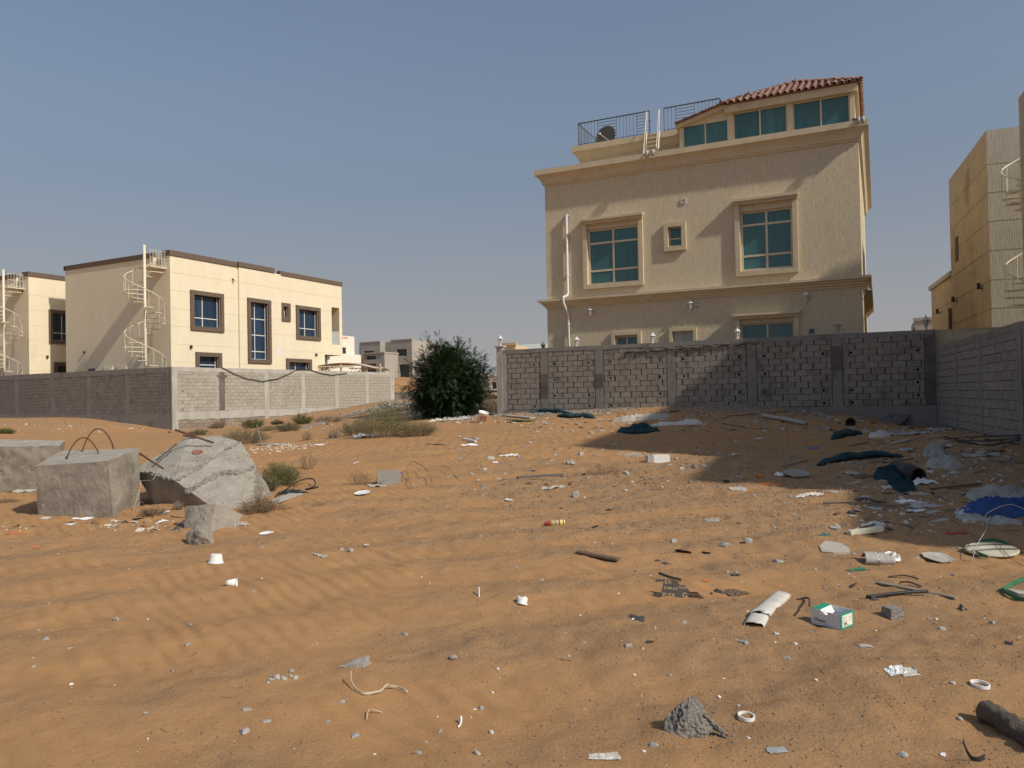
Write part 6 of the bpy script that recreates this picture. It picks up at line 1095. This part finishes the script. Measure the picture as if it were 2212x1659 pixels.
for (x, y, wpx, h, mt_, lb_, sd) in ((55, 1062, 60, .25, greyp, 'white plastic panel under the leftmost concrete footing', 3), (75, 1058, 20, .6, foam, 'white foam scrap wedged between two footings', 4), (255, 1085, 44, .4, greyc, 'pale cloth scrap beside the tilted footing', 5), (285, 1092, 60, .5, rail_m, 'dark rubbish heap in the gap under the tilted footing', 6), (235, 1108, 40, .3, mat('teal_scrap', (.10, .24, .26)), 'teal plastic scrap at the foot of the footings', 7), (180, 1122, 40, .14, foam, 'white foam strip lying before the footing with loops', 8), (350, 1126, 26, .2, foam, 'white foam scrap near the dark sided slab', 9), (405, 1130, 20, .5, foam, 'white paper scrap beside the angular chunk', 10), (520, 1134, 34, .5, greyc, 'tangled white film beside the dark sided slab', 11), (150, 1133, 24, .15, foam, 'small white plastic tray on the sand', 12), (360, 1108, 12, 1.2, foam, 'upright white plastic piece under the tilted footing', 13), (100, 1120, 22, .1, paper, 'flat paper piece before the footings', 14), (30, 1152, 24, .12, orangep, 'orange plastic shard on open sand', 15), (78, 1182, 14, .3, orangep, 'small orange wooden wedge on the sand', 16), (690, 1202, 34, .5, greyc, 'dusty crumpled cloth lump on the rut', 17), (815, 1052, 40, .35, greyc, 'crumpled pale film near the twiggy bush', 18), (788, 944, 46, .5, foam, 'white plastic bag with dark rubbish before the tall green bush', 19), (1230, 1003, 26, .9, greyc, 'upright grey white scrap on the sunlit sand', 20), (1100, 986, 40, .35, paper, 'crumbly cream scrap heap on the sand', 21), (1195, 1056, 50, .4, greyc, 'torn cement bag on the gravel ridge', 22), (1540, 1125, 34, .4, mat('kraft_scrap', (.45, .36, .24)), 'cream leaf like scrap on the pebbly sand', 23), (1752, 1070, 52, .4, paper, 'crumpled white paper bag on the gravel', 24), (1728, 1074, 20, .4, paper, 'torn white scrap beside the crumpled bag', 25), (1686, 1028, 24, .6, foam, 'white rag on the crest of the sand ridge', 26), (1662, 1046, 50, .12, orangep, 'orange plastic strap on the sand ridge', 27), (1640, 1030, 14, .9, orangep, 'small orange scrap sticking up on the ridge', 28), (1884, 1134, 46, .45, mat('pale_green_bag', (.52, .56, .50)), 'pale green white plastic bag at the shadow edge', 29), (1866, 1142, 24, .5, rust, 'rusty lump beside the pale plastic bag', 30), (1965, 1081, 60, .12, foam, 'broken white foam sheet in the shade', 31), (1990, 1092, 90, .08, greyp, 'row of broken plaster sheets in the shade', 32), (1978, 1104, 40, .15, foam, 'curved white foam scrap behind the pale bag', 33), (1925, 1054, 40, .3, paper, 'torn white foam lumps under the small netting heap', 34), (1985, 1044, 70, .3, foam, 'long spread of torn white foam beside the black pipe', 35), (1960, 972, 40, .3, mat('pale_blue_bag', (.50, .56, .60)), 'pale blue white plastic bags beside the net roll end', 36), (1755, 969, 30, .2, bluep, 'folded blue and white pack on the shaded sand', 37), (1588, 985, 18, .9, paper, 'torn white cone scrap in the shade', 38), (1640, 948, 16, .4, paper, 'small white film in the middle of the shade', 39), (1780, 1157, 22, .5, mat('teal_tube', (.01, .19, .24)), 'teal plastic tube piece on sunlit sand', 40), (2065, 1010, 40, .4, greyc, 'torn sacking beside the large sack', 41), (1835, 1022, 40, .3, greyc, 'wicker like pale scrap before the net roll', 42), (1860, 1032, 40, .35, wood_b, 'reddish wooden block scrap before the netting heap', 43), (1960, 940, 90, .25, greyc, 'strewn torn paper and rags by the wall corner', 44), (2030, 930, 60, .3, greyc, 'grey rubbish heap at the foot of the shaded wall', 45), (2120, 985, 70, .3, greyc, 'dusty rags under the steel rods', 46), (1015, 962, 34, .35, foam, 'white crumpled paper with a white stick beside it', 47), (940, 961, 46, .08, rail_m, 'flat dark sheet on the sand beyond the bushes', 48), (1070, 1000, 12, .3, foam, 'small white foam crumb', 49), (770, 1000, 14, .3, foam, 'white foam crumb behind the twiggy bush', 50), (690, 962, 22, .2, foam, 'white foam piece on open sand before the bushes', 51), (600, 962, 60, .2, greyp, 'heap of broken pale sheets behind the tilted footing', 52), (860, 1022, 18, .5, bluep, 'small blue scrap beside the half buried block', 53), (868, 893, 20, .6, foam, 'white bag at the end of the sunlit wall', 54), (795, 905, 16, .5, bluep, 'blue plastic bag near the dark planks', 55), (850, 887, 24, .7, mat('brown_sack', (.28, .18, .10)), 'brown sack beside the white bag at the wall end', 56), (920, 903, 60, .2, greyp, 'pale broken boards in the shade under the tree', 57), (985, 908, 70, .25, greyp, 'pale plaster rubble sheets in the shade by the tree', 58), (940, 910, 40, .3, paper, 'white film under the tree', 59)):
    crump(x, y, wpx, max(6, wpx*.16), h, mt_, lb_, 'litter_scrap', 'litter', sd*3+1, rnd.uniform(-.5, .5))
wire([at(1000, 952)[0]+Vector((0, 0, .04)), at(1014, 955)[0]+Vector((0, 0, .05)), at(1028, 958)[0]+Vector((0, 0, .03))], .03, foam, 'foam_stick', 'white foam stick beside the crumpled paper', 'stick')
wire([at(1035, 1281)[0]+Vector((0, 0, .05)), at(1035, 1292)[0]], .005, foam, 'white_stub', 'small white stub standing in the sand', 'stub'); wire([at(996, 1562)[0]+Vector((0, 0, .03)), at(996, 1570)[0]+Vector((0, 0, .01)), at(990, 1577)[0]+Vector((0, 0, .006))], .0055, foam, 'bent_stub', 'small bent white stub near the front of the lot', 'stub')
wire([at(792, 1562)[0]+Vector((0, 0, .004)), at(796, 1546)[0]+Vector((0, 0, .02)), at(806, 1543)[0]+Vector((0, 0, .02)), at(826, 1546)[0]+Vector((0, 0, .004))], .0028, mat('pale_straw', (.6, .45, .3)), 'straw_twig', 'thin pale twig bent over near the packing strap', 'twig')
wire([at(890, 1058)[0], at(880, 1030)[0]+Vector((0, 0, .12)), at(892, 1018)[0]+Vector((0, 0, .2)), at(925, 1032)[0]+Vector((0, 0, .12)), at(935, 1055)[0]], .006, twig, 'vine_loop', 'looping dry vine standing on the open sand', 'vine'); wire([at(915, 1020)[0]+Vector((0, 0, .05)), at(960, 1018)[0]+Vector((0, 0, .1)), at(992, 1040)[0]], .005, twig, 'vine_loop', 'thin dry vine trailing right of the looping vine', 'vine')
wire([at(595, 1075)[0]+Vector((0, 0, .02)), at(650, 1050)[0]+Vector((0, 0, .1)), at(676, 1047)[0]+Vector((0, 0, .1)), at(680, 1056)[0]+Vector((0, 0, .05)), at(660, 1060)[0]+Vector((0, 0, .02)), at(688, 1055)[0]+Vector((0, 0, .02))], .012, blackp, 'rubber_strip', 'black rubber strip looped near the olive green bush', 'strip'); plank(560, 1096, 640, 1070, .22, .02, greyp, 'grey weathered sheet lying at the right of the tilted footing'); crump(632, 1066, 60, 10, .35, blackp, 'torn black rubber scraps by the grey sheet', 'rubber_scrap', 'rubber', 71)
plank(1440, 892, 1470, 889, .0001+.05, .03, blackp, 'black rubber piece on the sand at the wall foot'); plank(1118, 1034, 1215, 1029, .12, .04, conc_d, 'flat dark concrete strip on the gravel ridge'); plank(1835, 1156, 1905, 1148, .06, .05, mat('cream_foam_strip', (.7, .66, .5)), 'broken cream foam strip along the shadow edge')
# ------------------------------------------------------------------ scattered litter: individuals
ZONES = {'wall': ((1090, 886, 1990, 935), 'at the foot of the grey block wall'), 'tree': ((870, 885, 1080, 915), 'under the dark tree'), 'corner': ((1850, 925, 2200, 1000), 'in the shaded wall corner'), 'shade': ((1800, 1000, 2200, 1150), 'around the blue tarpaulin and netting'), 'mid': ((950, 935, 1600, 1060), 'on the open sand before the grey block wall'), 'leftw': ((0, 905, 400, 935), 'on the mound along the shaded side wall'), 'leftb': ((0, 1105, 420, 1150), 'in front of the concrete footings'), 'end': ((560, 895, 880, 930), 'along the foot of the sunlit wall'), 'ridge': ((1100, 1020, 1900, 1150), 'on the pebbly ridge'), 'fore': ((1300, 1180, 2212, 1400), 'around the carton and plywood'), 'open': ((60, 1150, 2150, 1640), 'on the bare wheel ruts')}
def scatter(zones, meshes, mt, name, what, cat, smin, smax, flat=1., tilt=.25, sink=.1):
    for me_ in meshes:
        if not me_.materials: me_.materials.append(mt)
    for zn, n in zones.items():
        (x0, y0, x1, y1), where = ZONES[zn]; c = 0; tries = 0; label = what+' '+where
        while c < n and tries < n*30:
            tries += 1; vx, vy = rnd.randint(x0, x1), rnd.randint(y0, y1); p_, s_ = at(vx, vy)
            if p_.y > 56: continue
            q = Matrix.Rotation(-BWR, 3, 'Z') @ (p_-Vector(BWO))
            if q.y > -.1 and q.x > -9.9: continue
            if -9 < p_.x < -3 and 10.6 < p_.y < 14.2 and vx < 600: continue
            s = rnd.uniform(smin, smax)*(.6+.4*rnd.random()); o = link(name, rnd.choice(meshes), None); tag(o, label, cat, label+' (set)'); o.location = p_-Vector((0, 0, s*sink)); o.rotation_euler = (rnd.gauss(0, tilt), rnd.gauss(0, tilt), rnd.uniform(0, 6.28)); o.scale = (s, s*rnd.uniform(.6, 1), s*flat*rnd.uniform(.6, 1.2)); c += 1
CR = [crumple(6, 5, 1, .7, .16, 100+k, .12).mesh('scrap') for k in range(6)]; CR2 = [crumple(6, 5, 1, .7, .25, 120+k, .12).mesh('scrap') for k in range(4)]; FL = [flat_piece(200+k, 1, .7, .07).mesh('shard') for k in range(6)]; FL2 = [flat_piece(220+k, 1, .6, .06).mesh('shard') for k in range(6)]; FL3 = [flat_piece(240+k, 1, .3, .08).mesh('shard') for k in range(5)]
RK = [rock_mesh('stone', 300+k, 2, 7) for k in range(8)]; RK2 = [rock_mesh('stone', 320+k, 2, 7) for k in range(6)]
def sticks():
    L_ = []
    for k in range(5):
        m = MB(); m.tube([(-.5, 0, .02), (-.1, .05*rnd.uniform(-1, 1), .05), (.2, .05*rnd.uniform(-1, 1), .03), (.5, .04*rnd.uniform(-1, 1), .02)], .022, 5, r1=.012); L_.append(m.mesh('stick'))
    return L_
scatter(dict(wall=66, tree=18, corner=36, shade=34, mid=14, leftw=14, leftb=20, end=14), CR, paper, 'paper_scrap', 'torn white scrap', 'litter', .06, .24, sink=.05)
scatter(dict(wall=70, corner=44, shade=26, tree=16, leftw=12, end=12), CR2, greyc, 'cloth_scrap', 'dusty grey crumpled scrap', 'litter', .1, .34, sink=.06)
scatter(dict(wall=90, tree=26, corner=40, shade=24, mid=20, leftw=18, end=16), FL, greyp, 'plaster_shard', 'flat pale plaster shard', 'shard', .08, .36, sink=.02)
scatter(dict(wall=100, tree=20, mid=36, end=30, leftw=26, corner=30), FL2, conc, 'concrete_shard', 'flat grey concrete shard', 'shard', .08, .32, sink=.02)
scatter(dict(wall=44, corner=26, end=14, tree=10, shade=10), FL3, wood_b, 'wood_scrap', 'short brown wood scrap', 'wood', .12, .45, sink=.02)
scatter(dict(wall=40, corner=26, shade=18, end=14, leftw=10, mid=16), sticks(), twig, 'twig', 'loose dry twig', 'twig', .1, .5, tilt=.06, sink=0)
scatter(dict(fore=16, open=26, ridge=14), sticks(), twig, 'small_twig', 'short thin dry twig', 'twig', .04, .14, tilt=.06, sink=0)
scatter(dict(wall=16, corner=16, shade=8), sticks(), twig_g, 'grey_stick', 'loose grey stick', 'stick', .3, 1.0, tilt=.06, sink=0)
scatter(dict(wall=40, tree=16, end=24, leftw=24, mid=18), RK, conc_l, 'rubble_stone', 'pale rubble stone', 'rock', .04, .16, .7)
scatter(dict(ridge=50, fore=40, open=60, mid=30), RK2, conc, 'gravel_stone', 'small grey gravel stone', 'rock', .012, .042, .7)
CH = [flat_piece(260+k, 1, .8, .25, 6).mesh('chip') for k in range(5)]
scatter(dict(open=60, fore=24, ridge=30, mid=30, leftb=24), CH, foam, 'white_chip', 'tiny white chip', 'litter', .012, .042, 1.0, sink=.0)
DK = [crumple(5, 4, 1, .8, .35, 150+k, .15).mesh('dark_scrap') for k in range(4)]
scatter(dict(wall=50, corner=40, shade=24, fore=14, ridge=26, end=16, leftb=14, mid=20), DK, rail_m, 'dark_scrap', 'small dark crumpled scrap', 'litter', .05, .2)
# rubble heap by the tree
R2C = [rnd.uniform(-9.5, 2.6) for _ in range(14)]
rub_b = mat('brown_rubble', (.30, .25, .195), (.22, .185, .145), 9, .95, rand=0, c3=(.42, .38, .31), s3=5, t3=.58)
def rubble(n, cfun, smin, smax, mt, name, label, zj=.1):
    ico = rock_mesh('t', 77, 1, 6); vs = np.array([v.co[:] for v in ico.vertices]); fs = np.array([p.vertices[:] for p in ico.polygons]); VV = []; FF = []
    for k in range(n):
        x, y, dz = cfun(); s = rnd.uniform(smin, smax)*rnd.choice((.5, .7, 1, 1.4)); A = np.array(Matrix.Rotation(rnd.uniform(0, 6.3), 3, Vector((rnd.gauss(0, 1), rnd.gauss(0, 1), rnd.gauss(0, 1))).normalized())); sc3 = np.array([s, s*rnd.uniform(.5, 1), s*rnd.uniform(.4, .8)])
        VV.append((vs*sc3) @ A.T+np.array([x, y, dz])); FF.append(fs+len(vs)*k)
    VV = np.concatenate(VV); FF = np.concatenate(FF); VV[:, 2] += Gi(VV[:, 0].reshape(-1, len(vs)).mean(1), VV[:, 1].reshape(-1, len(vs)).mean(1)).repeat(len(vs))
    me_ = bpy.data.meshes.new(name); me_.from_pydata(VV.tolist(), [], FF.tolist()); o = link(name, me_, mt); tag(o, label, None, None, 'stuff'); bpy.data.meshes.remove(ico); return o
def rub1():
    t = rnd.random(); a = at(845, 884)[0]; r_ = abs(rnd.gauss(0, 1)); an = rnd.uniform(0, 6.28); x, y = a.x+1.6*r_*math.cos(an), a.y+.5+2.0*r_*math.sin(an); return x, y, .45*math.exp(-r_*r_)*rnd.random()
rubble(1100, rub1, .03, .11, mat('grey_rubble', (.36, .33, .285), (.26, .235, .2), 6, .95, c3=(.45, .42, .37), s3=4, t3=.6), 'rubble', 'grey rubble heap at the end of the sunlit wall')
def rub2():
    u_ = rnd.choice(R2C)+rnd.gauss(0, .45); q = Vector(BWO)+Matrix.Rotation(BWR, 3, 'Z') @ Vector((max(-9.6, min(u_, 3)), -.1-abs(rnd.gauss(0, 1.0)), 0)); return q.x, q.y, .0
rubble(4600, rub2, .012, .065, rub_b, 'rubble', 'fine grey rubble strewn along the foot of the grey block wall')
def rub3(): a = at(rnd.randint(0, 400), rnd.randint(905, 925))[0]; return a.x+rnd.gauss(0, .6), a.y+rnd.gauss(0, .8), 0
rubble(700, rub3, .015, .07, rub_b, 'rubble', 'pale rubble on the mound along the shaded side wall')
def rub4(): a = at(600, 968)[0]; return a.x+rnd.gauss(0, .55), a.y+rnd.gauss(0, .8), 0
rubble(260, rub4, .012, .05, crumb, 'foam_crumbs', 'white crumbs scattered behind the tilted footing')
def rub5(): a = at(1372, 984)[0]; return a.x+rnd.gauss(0, .16), a.y+rnd.gauss(0, .28), .04*rnd.random()
rubble(260, rub5, .01, .022, crumb, 'white_gravel', 'small heap of white gravel near the white box')
def rub6(): a = at(rnd.randint(880, 1060), rnd.randint(888, 904))[0]; return a.x+rnd.gauss(0, .3), a.y+rnd.gauss(0, .4), 0
rubble(500, rub6, .02, .09, greyp, 'plaster_rubble', 'pale plaster rubble in the shade under the tree')
def rub7(): a = at(rnd.randint(1850, 2200), rnd.randint(925, 1130))[0]; return a.x+rnd.gauss(0, .2), a.y+rnd.gauss(0, .2), 0
rubble(500, rub7, .01, .04, crumb, 'foam_crumbs', 'white crumbs strewn over the shaded corner')
def rub10(): u_ = rnd.uniform(.3, 18); q = Vector(LWO)+Matrix.Rotation(R(60.25), 3, 'Z') @ Vector((u_, -.1-abs(rnd.gauss(0, .9)), 0)); return q.x, q.y, 0
rubble(1300, rub10, .015, .08, rub_b, 'rubble', 'brown rubble strip along the foot of the sunlit wall')
def rub8(): a = at(rnd.randint(1080, 1880), int(1030+rnd.random()**1.3*130))[0]; return a.x+rnd.gauss(0, .15), a.y+rnd.gauss(0, .25), 0
rubble(2600, rub8, .006, .022, rub_b, 'ridge_gravel', 'brown gravel covering the ridge between sunlit sand and shadow')
def rub9(): a = at(rnd.randint(1000, 2200), rnd.randint(890, 1010))[0]; return a.x+rnd.gauss(0, .2), a.y+rnd.gauss(0, .3), 0
rubble(2600, rub9, .008, .035, rub_b, 'fine_debris', 'fine brown debris strewn before the grey block wall')
# pebbles on the sand (uncountable)
def pebbles(n, smin, smax, mt, name, label, ymin, ymax, gmin, seed):
    r_ = np.random.RandomState(seed); y = ymin+(ymax-ymin)*r_.rand(n*8)**1.5; x = (r_.rand(n*8)*2-1)*(y*.72+.5); g_ = gravel(x, y); k = np.nonzero((g_ > gmin) & (r_.rand(n*8) < .15+.85*np.clip(g_, 0, 1)**1.5))[0][:n]; x, y = x[k], y[k]; n = len(k)
    oc = np.array([(1, 0, 0), (0, 1, 0), (-1, 0, 0), (0, -1, 0), (0, 0, .75), (0, 0, -.5)], float); of = np.array([(0, 1, 4), (1, 2, 4), (2, 3, 4), (3, 0, 4), (1, 0, 5), (2, 1, 5), (3, 2, 5), (0, 3, 5)])
    s = smin*(smax/smin)**(r_.rand(n)**2.2); s = s*np.clip(y/6, .8, 2.2); an = r_.rand(n)*6.28; V = oc[None]*(1+.35*r_.uniform(-1, 1, (n, 6, 3)))*s[:, None, None]*np.stack([np.ones(n), r_.uniform(.6, 1, n), r_.uniform(.5, .9, n)], 1)[:, None]
    c_, s_ = np.cos(an)[:, None], np.sin(an)[:, None]; X = V[..., 0]*c_-V[..., 1]*s_+x[:, None]; Y = V[..., 0]*s_+V[..., 1]*c_+y[:, None]; Z = V[..., 2]+(Gi(x, y)+s*.15)[:, None]; co_ = np.stack([X, Y, Z], -1).reshape(-1, 3); F_ = (of[None]+6*np.arange(n)[:, None, None]).reshape(-1, 3)
    me_ = bpy.data.meshes.new(name); me_.vertices.add(len(co_)); me_.vertices.foreach_set('co', co_.ravel()); me_.loops.add(F_.size); me_.loops.foreach_set('vertex_index', F_.ravel().astype(np.int32)); me_.polygons.add(len(F_)); me_.polygons.foreach_set('loop_start', np.arange(0, F_.size, 3, dtype=np.int32)); me_.update(calc_edges=True)
    o = link(name, me_, mt); tag(o, label, kind='stuff')
peb_d = mat('dark_pebble', (.19, .155, .125), (.13, .108, .09), 30); peb_b = mat('brown_pebble', (.30, .215, .15), (.23, .17, .125), 30); peb_w = mat('pale_pebble', (.62, .55, .45), (.5, .43, .35), 30)
pebbles(24000, .0028, .012, peb_b, 'pebbles', 'brown pebbles on the wheel ruts', 2.6, 20, .25, 1); pebbles(9000, .0025, .011, peb_d, 'pebbles', 'dark grey pebbles on the wheel ruts', 2.6, 22, .3, 2); pebbles(5000, .002, .009, peb_w, 'pebbles', 'pale shell chips and pebbles on the sand', 2.6, 20, .05, 3)
